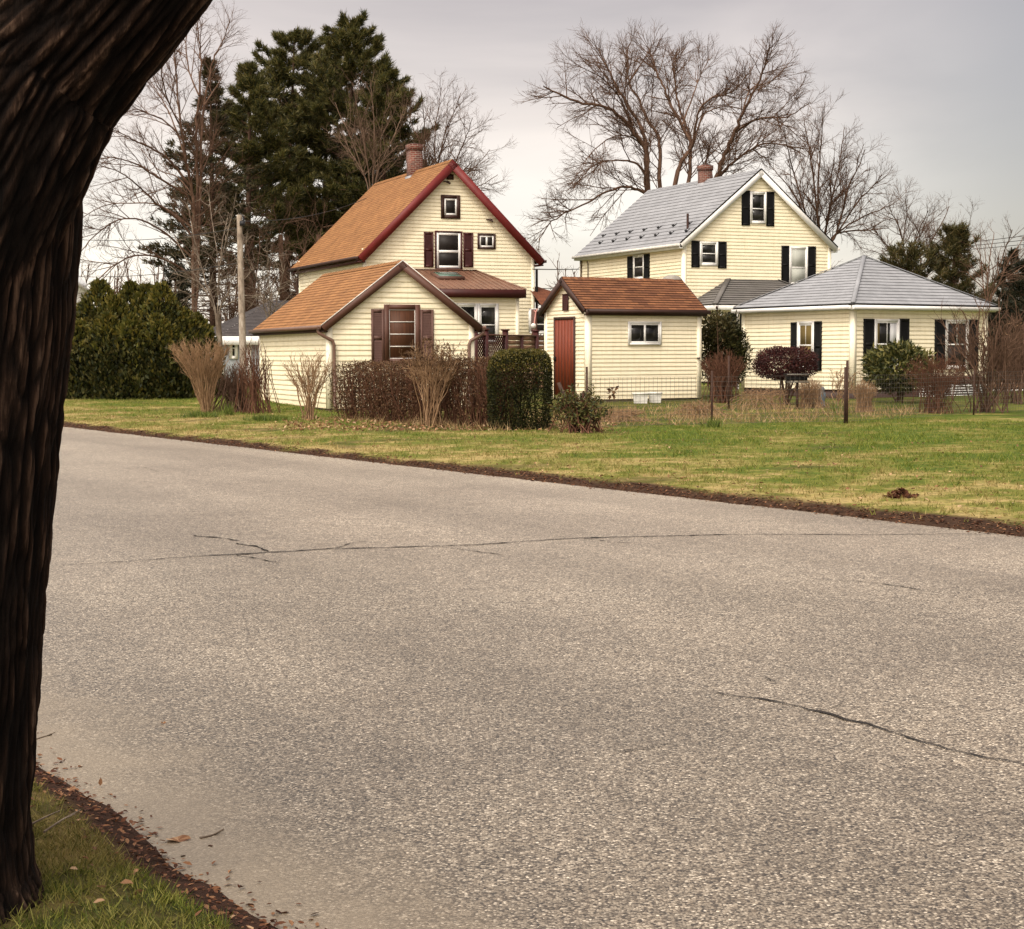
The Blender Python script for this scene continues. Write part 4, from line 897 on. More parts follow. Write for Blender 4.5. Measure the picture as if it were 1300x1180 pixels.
for (a, c) in ((ps[0], ps[1]), (ps[1], ps[2])):
    mb = MB(); a += .08; c -= .08; h_ = ztop_f - .06 - zb
    for sg in (-1, 1):
        k = a - h_
        while k < c + h_:
            q0, q1 = (k, zb), (k + h_, ztop_f - .06)
            if sg < 0: q0, q1 = (k + h_, zb), (k, ztop_f - .06)
            # clip to the panel
            def cl(p, q):
                (x0, y0_), (x1, y1_) = p, q; t0_, t1_ = 0., 1.; dx = x1 - x0
                ta, tb = (a - x0) / dx, (c - x0) / dx
                if ta > tb: ta, tb = tb, ta
                t0_, t1_ = max(0, ta), min(1, tb); 
                return None if t0_ >= t1_ - .02 else ((x0 + dx * t0_, y0_ + (y1_ - y0_) * t0_), (x0 + dx * t1_, y0_ + (y1_ - y0_) * t1_))
            r2_ = cl(q0, q1)
            if r2_: mb.beam(du * r2_[0][0] + Z3 * r2_[0][1] + dv * sg * .012, du * r2_[1][0] + Z3 * r2_[1][1] + dv * sg * .012, .012, .035, up=dv) if False else mb.beam(du * r2_[0][0] + Z3 * r2_[0][1] + dv * sg * .01, du * r2_[1][0] + Z3 * r2_[1][1] + dv * sg * .01, .045, .012, up=dv)
            k += .13
    mb.build('lattice_panel', M['maroon'], dk)
for (a, c) in ((ps[2], ps[3]), (ps[3], ps[4]), (ps[4], ps[5])):
    mb = MB(); z = zb
    while z < ztop_f - .15: mb.box(loc0, du, dv, Z3, a + .06, c - .06, .0 + .004 * (int(z * 100) % 3), .03, z, z + .135); z += .15
    mb.build('board_panel', M['deckwood'], dk)
c = at(680, 402, 54.4)
orn = thing('hanging_ornament', 'small pale pink ribbon ornament hanging above the deck fence', 'ornament', c)
mb = MB(); mb.tube([(.06, 0, .25), (.0, 0, .12), (-.02, 0, -.05), (-.04, 0, -.22)], .022, 6, True); mb.tube([(.0, 0, .14), (-.06, 0, .19)], .02, 6, True); mb.build('ribbon', M['pink'], orn)
mb = MB(); th = np.linspace(0, math.pi, 9); mb.tube([(-.07, 0, -.31 + .09 * math.cos(t)) for t in th], [.005 + .085 * math.sin(t) for t in th], 10, True); mb.build('ball', M['offwhite'], orn, smooth=True)
mb = MB(); mb.tube([(.06, 0, .25), (.06, 0, .45)], .006, 5); mb.build('cord', M['cable'], orn)

# patio umbrella top behind the shed
cU = at(853, 357, 54.5)
um_ = thing('patio_dome', 'rounded grey top just showing over the shed roof', 'garden cover', (cU[0], cU[1], 0))
mb = MB(); prof = [(0, .20), (.12, .19), (.24, .14), (.33, .06), (.38, -.06), (.40, -.25)]; zc = cU[2]
mb.tube([(0, 0, zc + h_) for r__, h_ in prof[::-1]], [max(.004, r__) for r__, h_ in prof[::-1]], 24); mb.build('dome', M['potgrey'], um_, smooth=True)
mb = MB(); mb.tube([(0, 0, .2), (0, 0, zc - .2)], .05, 10); mb.build('post', M['metal_dark'], um_)

# ------------------------------------------------------------------ plants: generators
def path(p, d, L, n, wob, trop):
    p = np.array(p, float); d = nrm(d); P_ = [p]; st = L / n
    for _ in range(n):
        d = nrm(d + rng.normal(size=3) * wob + np.array([0, 0, trop])); p = p + d * st; P_.append(p)
    return np.array(P_)
def grow(mb, P_, r0, r1, level, spec, sides=5):
    """tube along P_ then children; spec[level] = (per_metre, len, angle, wob, trop, r, minT)"""
    k = len(P_); mb.tube(P_, np.linspace(r0, r1, k), sides if level == 0 else (4 if level == 1 else 3))
    if level >= len(spec): return
    dens, Lc, ang, wob, trop, rc, minT = spec[level]
    seg = np.linalg.norm(np.diff(P_, axis=0), axis=1); Lt = seg.sum(); cum = np.concatenate([[0], np.cumsum(seg)])
    n = int(dens * Lt * (1 - minT) + rng.random())
    for _ in range(n):
        t = minT + (1 - minT) * rng.random() ** .85; s_ = t * Lt; i = min(k - 2, np.searchsorted(cum, s_, 'right') - 1)
        f = (s_ - cum[i]) / max(seg[i], 1e-6); p = P_[i] + (P_[i + 1] - P_[i]) * f; tg = nrm(P_[i + 1] - P_[i])
        sd = nrm(np.cross(tg, rng.normal(size=3))); a = ang * (.7 + .6 * rng.random())
        d = tg * math.cos(a) + sd * math.sin(a)
        L = Lc * (1.12 - .70 * t) * (.55 + .75 * rng.random())
        rr_ = max(min(rc, (r0 + (r1 - r0) * t) * .7), rc * .5)
        grow(mb, path(p, d, L, 3 if level < len(spec) - 1 else 2, wob, trop), rr_, rr_ * .45, level + 1, spec, sides)
def smooth_pts(P_, n=4):
    P_ = np.asarray(P_, float); out = []
    for i in range(len(P_) - 1):
        p0 = P_[max(0, i - 1)]; p1 = P_[i]; p2 = P_[i + 1]; p3 = P_[min(len(P_) - 1, i + 2)]
        for k in range(n):
            t = k / n; out.append(.5 * ((2 * p1) + (-p0 + p2) * t + (2 * p0 - 5 * p1 + 4 * p2 - p3) * t * t + (-p0 + 3 * p1 - 3 * p2 + p3) * t ** 3))
    out.append(P_[-1]); return np.array(out)
def bare_tree(label, Y, base, base_r, limbs, spec, mat='twig', name='bare_tree', group=None, spread=1.0, trunk_top=None):
    """limbs: list of (pixel polyline, r0, depth drift)"""
    bpt = at(*base, Y); zg_ = zg(bpt[0], bpt[1]); root = thing(name, label, 'tree', (bpt[0], bpt[1], 0), 0, group)
    off = P(bpt[0], bpt[1], 0); mb = MB(); tr = MB()
    for pix, r0, dr in limbs:
        n = len(pix); W_ = np.array([at(x, y, Y + dr * (i / max(1, n - 1)) ** 1.2) for i, (x, y) in enumerate(pix)])
        W_ = smooth_pts(W_, 4); W_[1:-1] += rng.normal(size=W_[1:-1].shape) * r0 * .09
        grow(mb, W_, r0 * .42, max(.014, r0 * .08), 0, spec, 6)
    if trunk_top is not None:
        tp = at(*trunk_top, Y); q = np.array([P(bpt[0], bpt[1], zg_ - .3), P(bpt[0], bpt[1], zg_ + .4), (P(bpt[0], bpt[1], zg_) + tp) / 2 + P(.1, 0, 0), tp])
        tr.tube(smooth_pts(q, 4), np.linspace(base_r * .9, base_r * .6, 13), 10)
        tr.build('trunk', M[mat], root, off, True)
    mb.build('crown', M[mat], root, off)
    return root
SP_BIG = [(3.3, 3.0, .68, .12, .05, .028, .2), (5.2, 1.2, .66, .15, .05, .014, .1), (6.6, .6, .62, .18, .05, .0095, .1)]
big = [([(851, 300), (838, 265), (823, 243), (820, 192), (805, 170), (788, 150), (772, 138), (730, 129), (706, 118), (690, 110)], .40, -3),
       ([(823, 243), (820, 205), (817, 171), (797, 135), (778, 99), (768, 80), (760, 62)], .30, 2),
       ([(851, 300), (838, 250), (838, 200), (835, 172), (826, 159), (811, 129), (799, 105), (797, 62)], .32, 4),
       ([(838, 275), (828, 256), (817, 244), (803, 239), (790, 238), (765, 246), (745, 258), (718, 270), (697, 285), (684, 308)], .24, -4),
       ([(820, 225), (814, 213), (803, 206), (790, 204), (775, 204), (760, 207), (742, 220), (727, 242)], .17, -2),
       ([(855, 290), (856, 234), (866, 205), (877, 186), (866, 160), (850, 129), (842, 108), (832, 87), (824, 62)], .34, 1),
       ([(855, 290), (874, 234), (876, 205), (877, 180), (871, 160), (865, 144), (858, 115), (856, 90), (860, 62)], .30, 6),
       ([(876, 190), (880, 180), (883, 160), (886, 144), (895, 131), (907, 123), (922, 120), (934, 114), (948, 95)], .20, -3),
       ([(879, 186), (886, 165), (892, 147), (906, 139), (925, 135), (945, 140)], .15, 3),
       ([(858, 295), (895, 255), (910, 225), (920, 195), (931, 171), (938, 155), (943, 144), (955, 120), (967, 96), (973, 75), (976, 58)], .34, -2),
       ([(933, 168), (945, 160), (958, 153), (975, 149), (994, 150), (1012, 142), (1028, 130)], .18, -5),
       ([(890, 262), (916, 222), (925, 211), (934, 204), (955, 190), (970, 183), (990, 183), (1006, 189), (1026, 200)], .22, 4),
       ([(938, 202), (955, 185), (968, 172)], .09, 1), ([(890, 240), (896, 207), (900, 192), (902, 180)], .2, 0),
       ([(820, 192), (808, 178), (790, 172), (770, 178), (750, 195), (738, 215)], .11, -6), ([(943, 144), (952, 115), (975, 105), (1000, 95)], .12, 5),
       ([(805, 170), (790, 130), (765, 100), (735, 85)], .13, -5), ([(866, 160), (880, 120), (890, 95), (900, 75)], .12, 3), ([(799, 105), (815, 80), (822, 65)], .1, 3)]
bare_tree('huge spreading bare tree with drooping limbs behind the grey-roofed house', 86, (853, 490), .75, big, SP_BIG, trunk_top=(852, 298))
def fan(base, tips, r, bend=.35, dmax=5, ng=4):
    """main stems that fork into the given tips"""
    out = []; tips = sorted(tips); bx, by = base; n = len(tips); ng = max(2, min(ng, n // 2))
    for g_ in range(ng):
        grp = tips[g_ * n // ng:(g_ + 1) * n // ng]; mx = sum(t[0] for t in grp) / len(grp); my = sum(t[1] for t in grp) / len(grp)
        k = rnd.uniform(.30, .48); fx, fy = bx + (mx - bx) * (k - .06), by + (my - by) * (k + .06); d0 = rnd.uniform(-dmax, dmax) * .5
        for x, y in grp:
            qx, qy = fx + (x - fx) * .5 + rnd.uniform(-4, 4), fy + (y - fy) * .56
            out.append(([(bx + (mx - bx) * .03, by), (bx + (fx - bx) * .42, by + (fy - by) * .52), (fx, fy), (qx, qy), ((qx + x) / 2 + (x - qx) * .06, (qy + y) / 2), (x, y)], r * rnd.uniform(.8, 1.15), d0 + rnd.uniform(-dmax, dmax) * .5))
    return out
SP_MID = [(2.8, 2.3, .7, .13, .06, .022, .22), (5.2, 1.05, .65, .15, .05, .012, .1), (6.6, .55, .6, .18, .05, .010, .1)]
bare_tree('mid-sized rounded bare tree to the right of the grey-roofed house', 84, (1045, 490), .35, fan((1043, 330), [(975, 205), (995, 165), (1020, 148), (1045, 150), (1072, 162), (1098, 190), (1120, 222), (1135, 258), (1005, 232), (1128, 290), (985, 262), (1060, 200), (1085, 230)], .16), SP_MID, trunk_top=(1043, 328))
bare_tree('thin bare tree rising over the cottage roof ridge', 90, (1150, 490), .28, fan((1150, 350), [(1105, 285), (1128, 262), (1150, 248), (1178, 268), (1205, 262), (1232, 285), (1120, 315), (1215, 312), (1165, 300)], .11), SP_MID, trunk_top=(1150, 348))
bare_tree('leggy bare tree at the right edge above the cottage eaves', 66, (1256, 490), .16, fan((1254, 392), [(1236, 300), (1262, 296), (1285, 292), (1300, 300), (1245, 330), (1310, 330), (1228, 345), (1280, 345)], .07, dmax=3), [(2.8, 1.6, .7, .17, .05, .022, .25), (3.5, .7, .65, .18, .05, .01, .1), (4, .4, .6, .2, .05, .007, .1)], trunk_top=(1254, 390))
left = [([(245, 420), (246, 330), (245, 254), (240, 225), (236, 203), (230, 162), (224, 101), (222, 60), (219, 20)], .22, -2),
        ([(248, 400), (250, 300), (251, 223), (248, 162), (253, 122), (255, 81), (251, 40), (250, 8)], .22, 2),
        ([(250, 380), (254, 260), (255, 183), (259, 134), (265, 101), (273, 71), (284, 50), (292, 28)], .17, 3),
        ([(246, 270), (238, 250), (225, 240), (212, 233), (195, 222), (177, 211), (160, 204), (140, 200), (115, 205)], .15, -4),
        ([(240, 235), (225, 215), (210, 199), (190, 187), (171, 179), (157, 171), (135, 160)], .14, -3),
        ([(233, 180), (220, 164), (206, 152), (192, 146), (177, 140), (160, 138)], .10, -1),
        ([(244, 300), (222, 275), (200, 260), (180, 240), (167, 229), (150, 218), (128, 211)], .13, -5),
        ([(245, 330), (215, 300), (180, 280), (150, 280), (120, 300), (98, 325)], .12, -4), ([(244, 350), (210, 330), (170, 325), (135, 345), (110, 372)], .12, -6),
        ([(236, 203), (222, 160), (205, 125), (192, 105)], .10, 3), ([(230, 162), (214, 130), (205, 95), (208, 70)], .09, -4), ([(253, 122), (240, 90), (236, 55), (238, 25)], .1, 4), ([(246, 250), (225, 225), (200, 215), (180, 190)], .08, 4),
        ([(244, 290), (205, 262), (165, 258), (130, 262), (100, 280)], .09, 3), ([(259, 134), (275, 110), (283, 95)], .07, 2), ([(256, 220), (268, 190), (275, 165)], .07, 2)]
bare_tree('tall many-stemmed bare tree with sweeping left limbs beside the dark pines', 70, (247, 490), .24, left, [(2.5, 2.3, .6, .10, .03, .022, .2), (4.8, 1.0, .6, .14, .04, .011, .1), (6.2, .5, .6, .18, .04, .008, .1)], mat='twig', trunk_top=(246, 405))
bare_tree('pale bare tree standing behind the brick chimney', 84, (548, 490), .3, fan((545, 300), [(632, 222), (622, 190), (600, 150), (585, 118), (560, 112), (535, 118), (612, 240), (570, 165), (520, 150), (600, 205)], .13), SP_MID, trunk_top=(546, 298))
bare_tree('brownish bare tree in front of the pines left of the chimney', 78, (472, 490), .3, fan((472, 262), [(425, 130), (448, 105), (470, 100), (492, 118), (512, 140), (438, 175), (505, 185), (455, 150), (490, 200)], .09), [(2.2, 2.2, .6, .12, .06, .020, .22), (3.4, 1.0, .6, .15, .05, .011, .1), (4, .5, .6, .18, .05, .007, .1)], mat='twig_pale', trunk_top=(472, 260))
tang = [(2.6, 1.5, .9, .32, .02, .026, .1), (3.2, .8, .9, .34, .0, .014, .1), (3.5, .4, .8, .3, 0, .008, .1)]
bare_tree('tangled grey crooked bare tree in front of the tall left trunk', 60, (275, 480), .16, fan((276, 400), [(222, 300), (240, 265), (265, 245), (290, 270), (310, 300), (215, 345), (322, 340), (250, 330), (300, 245), (330, 375), (230, 385)], .06, dmax=3), tang, 'twig_grey', trunk_top=(276, 398))
bare_tree('low tangled brush tree beside the outbuilding roof', 62, (345, 480), .12, fan((342, 420), [(318, 330), (340, 310), (362, 335), (325, 375), (370, 372), (350, 350)], .05, dmax=3), tang, 'twig_grey', trunk_top=(342, 418))

for (xb_, tips_, lb) in ((326, [(296, 335), (312, 305), (330, 290), (348, 300), (362, 330), (305, 370), (350, 368)], 'dark brush tree behind the utility pole'), (388, [(362, 318), (376, 292), (392, 280), (408, 290), (420, 318), (366, 350)], 'dark brush tree by the left eave of the orange-roofed house'), (292, [(262, 345), (278, 318), (296, 300), (312, 322), (268, 378), (316, 372)], 'dark brush tree between the arborvitae and the pole')):
    bare_tree(lb, 76, (xb_, 490), .14, fan((xb_, 425), tips_, .08, dmax=4), [(3.2, 1.7, .8, .2, .02, .024, .1), (4.2, .9, .8, .24, .02, .014, .1), (5, .45, .7, .25, 0, .009, .1)], 'twig', trunk_top=(xb_, 422))
# conifers ------------------------------------------------------------------
def pine(label, Y, base, top, profile, whorl, tuft, mat, low, name='pine_tree', nb=5, up=.28, n_tuft=26, dead=True, tr_r=.26, lean=0.0, bare_frac=.32, group=None):
    b0 = at(*base, Y); t0_ = at(*top, Y); zb_ = zg(b0[0], b0[1]); root = thing(name, label, 'tree', (b0[0], b0[1], 0), 0, group); off = P(b0[0], b0[1], 0)
    Hh = t0_[2] - zb_; ax = lambda f: P(b0[0] + (t0_[0] - b0[0]) * f, b0[1], zb_ + Hh * f)
    tr = MB(); tr.tube([ax(f) for f in np.linspace(-.02, 1, 16)], np.linspace(tr_r, .03, 16), 8); br_ = MB(); fo = MB()
    f = low; PT, DT = [], []
    while f < .985:
        Rr = np.interp(f, [q[0] for q in profile], [q[1] for q in profile]); 
        for k in range(nb):
            az = rng.uniform(0, 2 * math.pi); L = Rr * rng.uniform(.45, 1.2); 
            if L < .15: continue
            d = P(math.cos(az), math.sin(az), up * (.3 + 1.3 * f) + rng.normal() * .12)
            q = path(ax(f), d, L, 5, .10, .05); br_.tube(q, np.linspace(max(.018, .055 * (1 - f)), .01, 6), 4)
            for _ in range(int(n_tuft * (.35 + .65 * L / max(.3, profile[0][1])))):
                t = bare_frac + (1 - bare_frac) * rng.random() ** .7; i = min(4, int(t * 5)); p = q[i] + (q[i + 1] - q[i]) * (t * 5 - i); tg = nrm(q[i + 1] - q[i])
                sd = nrm(np.cross(tg, P(0, 0, 1))) * rng.choice([-1, 1]); side = L * .28 * (1.1 - t) * rng.random()
                p = p + sd * side + P(0, 0, rng.normal() * .06 + side * .15); PT.append(p); DT.append(nrm(tg * .8 + sd * .5 + P(0, 0, .45 + .2 * rng.normal())))
        f += whorl / Hh * rng.uniform(.75, 1.25)
    PT, DT = np.array(PT), np.array(DT); n = len(PT); nbk, Lb, Wb = tuft
    PP = np.repeat(PT, nbk, 0) + rng.normal(size=(n * nbk, 3)) * Lb * .16; DD = np.repeat(DT, nbk, 0) + rng.normal(size=(n * nbk, 3)) * .5
    fo.blades(PP, DD, Lb * rng.uniform(.6, 1.2, n * nbk), Wb * rng.uniform(.7, 1.3, n * nbk))
    if dead:     # dead lower branches
        for _ in range(46):
            ff = rng.uniform(.12, low + .12); az = rng.uniform(0, 6.28); grow(br_, path(ax(ff), P(math.cos(az), math.sin(az), .05), rng.uniform(1.2, 3.2), 4, .16, -.02), .03, .012, 0, [(1.8, .7, .8, .2, 0, .012, .2)], 4)
    tr.build('trunk', M['trunk'], root, off, True); br_.build('branches', M['twig'], root, off); fo.build('crown', M[mat], root, off)
    return root
TU = (16, .33, .050)
pine('tallest dark green pine with two-humped top behind the orange-roofed house', 88, (432, 490), (450, 22), [(.3, 3.4), (.45, 4.2), (.6, 4.1), (.78, 3.1), (.9, 1.9), (1, .5)], .50, TU, 'needle', .36, n_tuft=40, nb=6)
pine('broad dark green pine left of the tallest pine', 90, (360, 490), (374, 36), [(.3, 3.4), (.5, 4.0), (.7, 3.4), (.86, 2.3), (1, .6)], .50, TU, 'needle', .36, n_tuft=40, nb=6)
pine('tall pine at the back of the grove between its two highest crowns', 94, (408, 490), (416, 62), [(.3, 3.4), (.5, 3.8), (.75, 2.9), (1, .5)], .50, TU, 'needle', .34, n_tuft=34, nb=6)
pine('bushy pine filling the gap at the middle of the dark grove', 84, (312, 490), (318, 84), [(.3, 3.2), (.5, 3.4), (.75, 2.5), (1, .4)], .50, TU, 'needle', .36, n_tuft=36, nb=6)
pine('pine with low right-hand shoulder close to the chimney', 86, (478, 490), (492, 98), [(.3, 2.8), (.5, 3.4), (.8, 2.6), (1, .7)], .50, TU, 'needle', .34, n_tuft=34, nb=6)
pine('narrow pointed brownish conifer at the left of the grove', 78, (272, 490), (267, 72), [(.25, 3.0), (.45, 3.0), (.65, 2.2), (.85, .8), (1, .1)], .34, (9, .30, .06), 'needle_olive2', .30, nb=6, up=-.05, n_tuft=20, tr_r=.22)
pine('small dark conifer low at the left under the tall bare tree', 74, (225, 490), (222, 325), [(.1, 1.6), (.5, 1.1), (1, .1)], .4, (8, .26, .05), 'needle_dk', .1, nb=6, up=0, n_tuft=20, dead=False, tr_r=.12)
pine('shadowy low conifer beneath the pines, above the outbuilding roof', 94, (385, 490), (392, 262), [(.1, 2.2), (.5, 2.0), (1, .3)], .6, (9, .3, .06), 'needle_dk', .30, nb=6, up=.05, n_tuft=16, dead=True, tr_r=.16)
for (xb_, yt, r_, lb) in ((318, 240, .17, 'slim bare trunk directly right of the utility pole'), (356, 250, .14, 'slim bare trunk deep in the pine grove'), (404, 255, .13, 'slim bare trunk near the left eave of the orange-roofed house')):
    bare_tree(lb, 80, (xb_, 490), r_ * 1.4, fan((xb_, 300), [(xb_ - 22, yt + 22), (xb_ - 6, yt), (xb_ + 12, yt + 6), (xb_ + 24, yt + 30)], .05, dmax=2, ng=2), [(1.6, 1.6, .8, .16, .02, .018, .1), (3, .7, .7, .2, .03, .010, .1)], trunk_top=(xb_, 298))
pine('broad olive cedar behind the cottage roof', 78, (1150, 490), (1152, 318), [(.1, 2.6), (.5, 2.5), (.8, 1.6), (1, .5)], .32, (8, .30, .05), 'needle_olive', .2, 'cedar_tree', nb=7, up=.35, n_tuft=24, dead=False, tr_r=.2)
pine('olive cedar reaching higher at the right of the cottage roof', 80, (1208, 490), (1212, 292), [(.1, 2.3), (.5, 2.3), (.8, 1.5), (1, .4)], .32, (8, .30, .05), 'needle_olive', .2, 'cedar_tree', nb=7, up=.4, n_tuft=24, dead=False, tr_r=.2)
pine('dark pointed spruce near the right edge', 70, (1283, 490), (1284, 314), [(.05, 1.9), (.5, 1.2), (1, .06)], .30, (8, .24, .05), 'needle_dk', .06, 'spruce_tree', nb=8, up=-.1, n_tuft=20, dead=False, tr_r=.14)
pine('second dark spruce cut by the right edge', 68, (1311, 490), (1312, 292), [(.05, 2.0), (.5, 1.3), (1, .06)], .30, (8, .24, .05), 'needle_dk', .06, 'spruce_tree', nb=8, up=-.1, n_tuft=20, dead=False, tr_r=.14)
pine('brown-green yew mass right of the cottage wall', 62, (1275, 490), (1272, 392), [(.05, 1.5), (.5, 1.5), (1, .4)], .24, (8, .2, .045), 'needle_dk', .04, 'yew_tree', nb=8, up=.2, n_tuft=20, dead=False, tr_r=.12)
# far wood seen low between the houses
fw = MB()
for _ in range(260):
    x = rng.uniform(-90, 110); Y_ = rng.uniform(150, 190); hh = rng.uniform(7, 12)
    grow(fw, path((x, Y_, 0), (rng.normal() * .06, 0, 1), hh, 5, .06, .03), .14, .04, 0, [(1.6, 2.6, .6, .15, .06, .05, .25), (1.6, 1.2, .6, .2, .05, .03, .1)], 4)
tag(fw.build('distant_woods', M['twig']), 'hazy line of bare woods far behind the houses', 'woods', kind='stuff')

# hedges and shrubs ----------------------------------------------------------
def blob_points(n, c, r, lump=.18, shell=.55, flat=0.0, sc_=1.6, power=2.0, o=0):
    d = rng.normal(size=(n, 3)); 
    k = (np.abs(d) ** power).sum(1, keepdims=True) ** (1 / power); d = d / k          # superellipsoid surface
    lum = np.array([1 + lump * mnoise.noise(Vector((v[0] * sc_ + o, v[1] * sc_, v[2] * sc_))) + lump * .5 * mnoise.noise(Vector((v[0] * sc_ * 3, v[1] * sc_ * 3 + o, v[2] * sc_ * 3))) for v in d])[:, None]
    t = (shell + (1 - shell) * rng.random((n, 1)) ** .6)
    return np.asarray(c) + d * lum * t * np.asarray(r), d
def leaf_blob(mb, n, c, r, L, Wd, **kw):
    Pt, d = blob_points(n, c, r, **kw); D = d * .6 + rng.normal(size=Pt.shape) * .7 + np.array([0, 0, .25])
    mb.leaves(Pt, D, L * rng.uniform(.6, 1.3, n), Wd * rng.uniform(.7, 1.3, n))
def plant(name, label, cat, p, group=None): return thing(name, label, cat, (p[0], p[1], 0), 0, group)
def keep_above(mb):
    for V in mb.V: V[:, 2] = np.maximum(V[:, 2], .03)
# arborvitae
pa = gpl(182, 514); aw = 51.0
root = plant('arborvitae', 'big dark evergreen arborvitae mass at the left of the garage', 'evergreen shrub', at(182, 500, 52)); off = P(*at(182, 500, 52)[:2], 0)
mb, mt_ = MB(), MB()
cols_ = [(70, 402, .4), (90, 396, 0), (108, 388, .5), (128, 360, 0), (147, 380, -.4), (168, 362, .5), (187, 366, .2), (205, 364, -.2), (218, 388, .6), (232, 396, 0), (248, 402, .6), (104, 412, -1.0), (138, 402, -1.1), (168, 405, -1.2), (200, 404, -1.1), (216, 418, -1.0)]
for (pxc, ytop, dY) in cols_:
    c0 = at(pxc, 450, 52 + dY); zt = at(pxc, ytop, 52 + dY)[2]; rr0 = .82 if dY > -.9 else .72
    n = 3600; f = rng.random(n); th = rng.uniform(0, 2 * math.pi, n)
    prof_ = rr0 * np.clip(1.08 - np.clip((f - .5) / .5, 0, 1) ** 1.7, .05, 1)
    lum = np.array([1 + .30 * mnoise.noise(Vector((math.cos(a) * 1.4 + pxc, math.sin(a) * 1.4, q * 5))) + .18 * mnoise.noise(Vector((math.cos(a) * 4 + pxc, math.sin(a) * 4, q * 14))) for a, q in zip(th, f)])
    rad = prof_ * lum * (.60 + .40 * rng.random(n) ** .5)
    Pt = np.stack([c0[0] + np.cos(th) * rad, c0[1] + np.sin(th) * rad, .14 + f * (zt - .14)], 1)
    D = np.stack([np.cos(th), np.sin(th), 0 * th], 1) * .55 + rng.normal(size=(n, 3)) * .4 + P(0, 0, .9)
    newg = (rng.random(n) < .05 + .80 * np.clip((f - .60) / .35, 0, 1)) & (rad > prof_ * lum * .78)
    mb.leaves(Pt[~newg], D[~newg], .16 * rng.uniform(.6, 1.3, (~newg).sum()), .085); mt_.leaves(Pt[newg], D[newg], .20 * rng.uniform(.6, 1.3, newg.sum()), .10)
for k in range(9):
    x = at(90 + k * 22, 500, 52); mb.tube([P(x[0], x[1], 0), P(x[0], x[1], 1.4)], .06, 6)
mb.build('foliage', M['arbor'], root, off); mt_.build('new_growth', M['arbor_top'], root, off)
# generic twiggy shrub
def twig_shrub(name, label, px_, base_y, x0, x1, ytop, n, mat, spread=.8, spec=None, r0=.010, Y=None, wob=.07, dome=.35, base_w=.12, trop=.03, group=None, leaves=None):
    b_ = gpl(px_, base_y) if Y is None else at(px_, base_y, Y); z0_ = zg(b_[0], b_[1]); Y_ = b_[1]; sc_ = F_PX / Y_
    root = plant(name, label, 'shrub', b_, group); off = P(b_[0], b_[1], 0); mb = MB(); lv = MB()
    hh = at(px_, ytop, Y_)[2] - z0_; xl_ = (x0 - px_) / sc_; xr_ = (x1 - px_) / sc_; rad = (xr_ - xl_) / 2
    tips = []
    for _k in range(n):
        u = -1 + 2 * (_k + rng.random()) / n; w_ = rng.uniform(-1, 1) * math.sqrt(1 - u * u)
        tx = (xl_ + xr_) / 2 + u * rad; ty = w_ * rad * .8; tz = hh * (1 - dome * (u * u + w_ * w_) * rng.uniform(.4, 1)) * rng.uniform(.86, 1.03)
        s0 = P(rng.normal() * base_w, rng.normal() * base_w, -.05); T_ = P(tx, ty, tz); Lk = np.linalg.norm(T_ - s0); k = 6
        midp = s0 + (T_ - s0) * .5 + P(-tx * .12 * spread, 0, hh * .06)
        q = smooth_pts([s0, midp, T_], 3); q[1:] += rng.normal(size=q[1:].shape) * wob * .25
        grow(mb, q + P(b_[0], b_[1], z0_), r0 * rng.uniform(.7, 1.3), r0 * .5, 0, spec or [(7, .35, .5, .12, .05, .008, .3), (7, .17, .55, .15, .05, .006, .15)], 4)
    mb.build('stems', M[mat], root, off)
    if leaves:
        m_, L_, W_, mtl, zr_ = leaves
        Pt = np.concatenate(mb.V); Pt = Pt[rng.integers(0, len(Pt), m_)]; kk = Pt[:, 2] > z0_ + hh * zr_; Pt = Pt[kk]
        lv.leaves(Pt, rng.normal(size=Pt.shape) + P(0, 0, .3), L_ * rng.uniform(.6, 1.3, len(Pt)), W_); lv.build('leaves', M[mtl], root, off)
    return root
twig_shrub('twiggy_shrub', 'vase-shaped tan twiggy shrub with flat sheared top beside the arborvitae', 263, 524, 219, 294, 434, 72, 'twig_tan', dome=.14, base_w=.055, r0=.0095, spread=.25, spec=[(13, .36, .42, .1, .08, .0095, .5), (12, .19, .55, .15, .05, .0072, .15)])
twig_shrub('twiggy_shrub', 'upright loose reddish brush at the left corner of the garage', 322, 525, 300, 346, 428, 60, 'twig_red', dome=.5, base_w=.3, spec=[(5, .35, .4, .12, .05, .007, .3), (5, .16, .5, .15, .05, .004, .2)])
twig_shrub('twiggy_shrub', 'dark brown low brush between tan shrub and garage corner', 300, 522, 278, 320, 462, 120, 'twig', dome=.6, base_w=.35, r0=.012)
twig_shrub('twiggy_shrub', 'open tan twiggy shrub with forked stems against the garage side wall', 392, 533, 361, 426, 448, 34, 'twig_tan', dome=.22, base_w=.08, spread=.3, r0=.011, spec=[(10, .36, .5, .12, .06, .0085, .38), (10, .18, .55, .15, .05, .0065, .15)])
twig_shrub('twiggy_shrub', 'tall tree-like twiggy shrub with rounded top rising over the brown hedge', 547, 541, 516, 592, 431, 34, 'twig_tan', dome=.35, base_w=.09, spread=.6, r0=.012, spec=[(12, .40, .75, .14, .04, .009, .55), (12, .22, .65, .15, .05, .0068, .1)], leaves=(6000, .035, .02, 'hedgeleaf', .68))
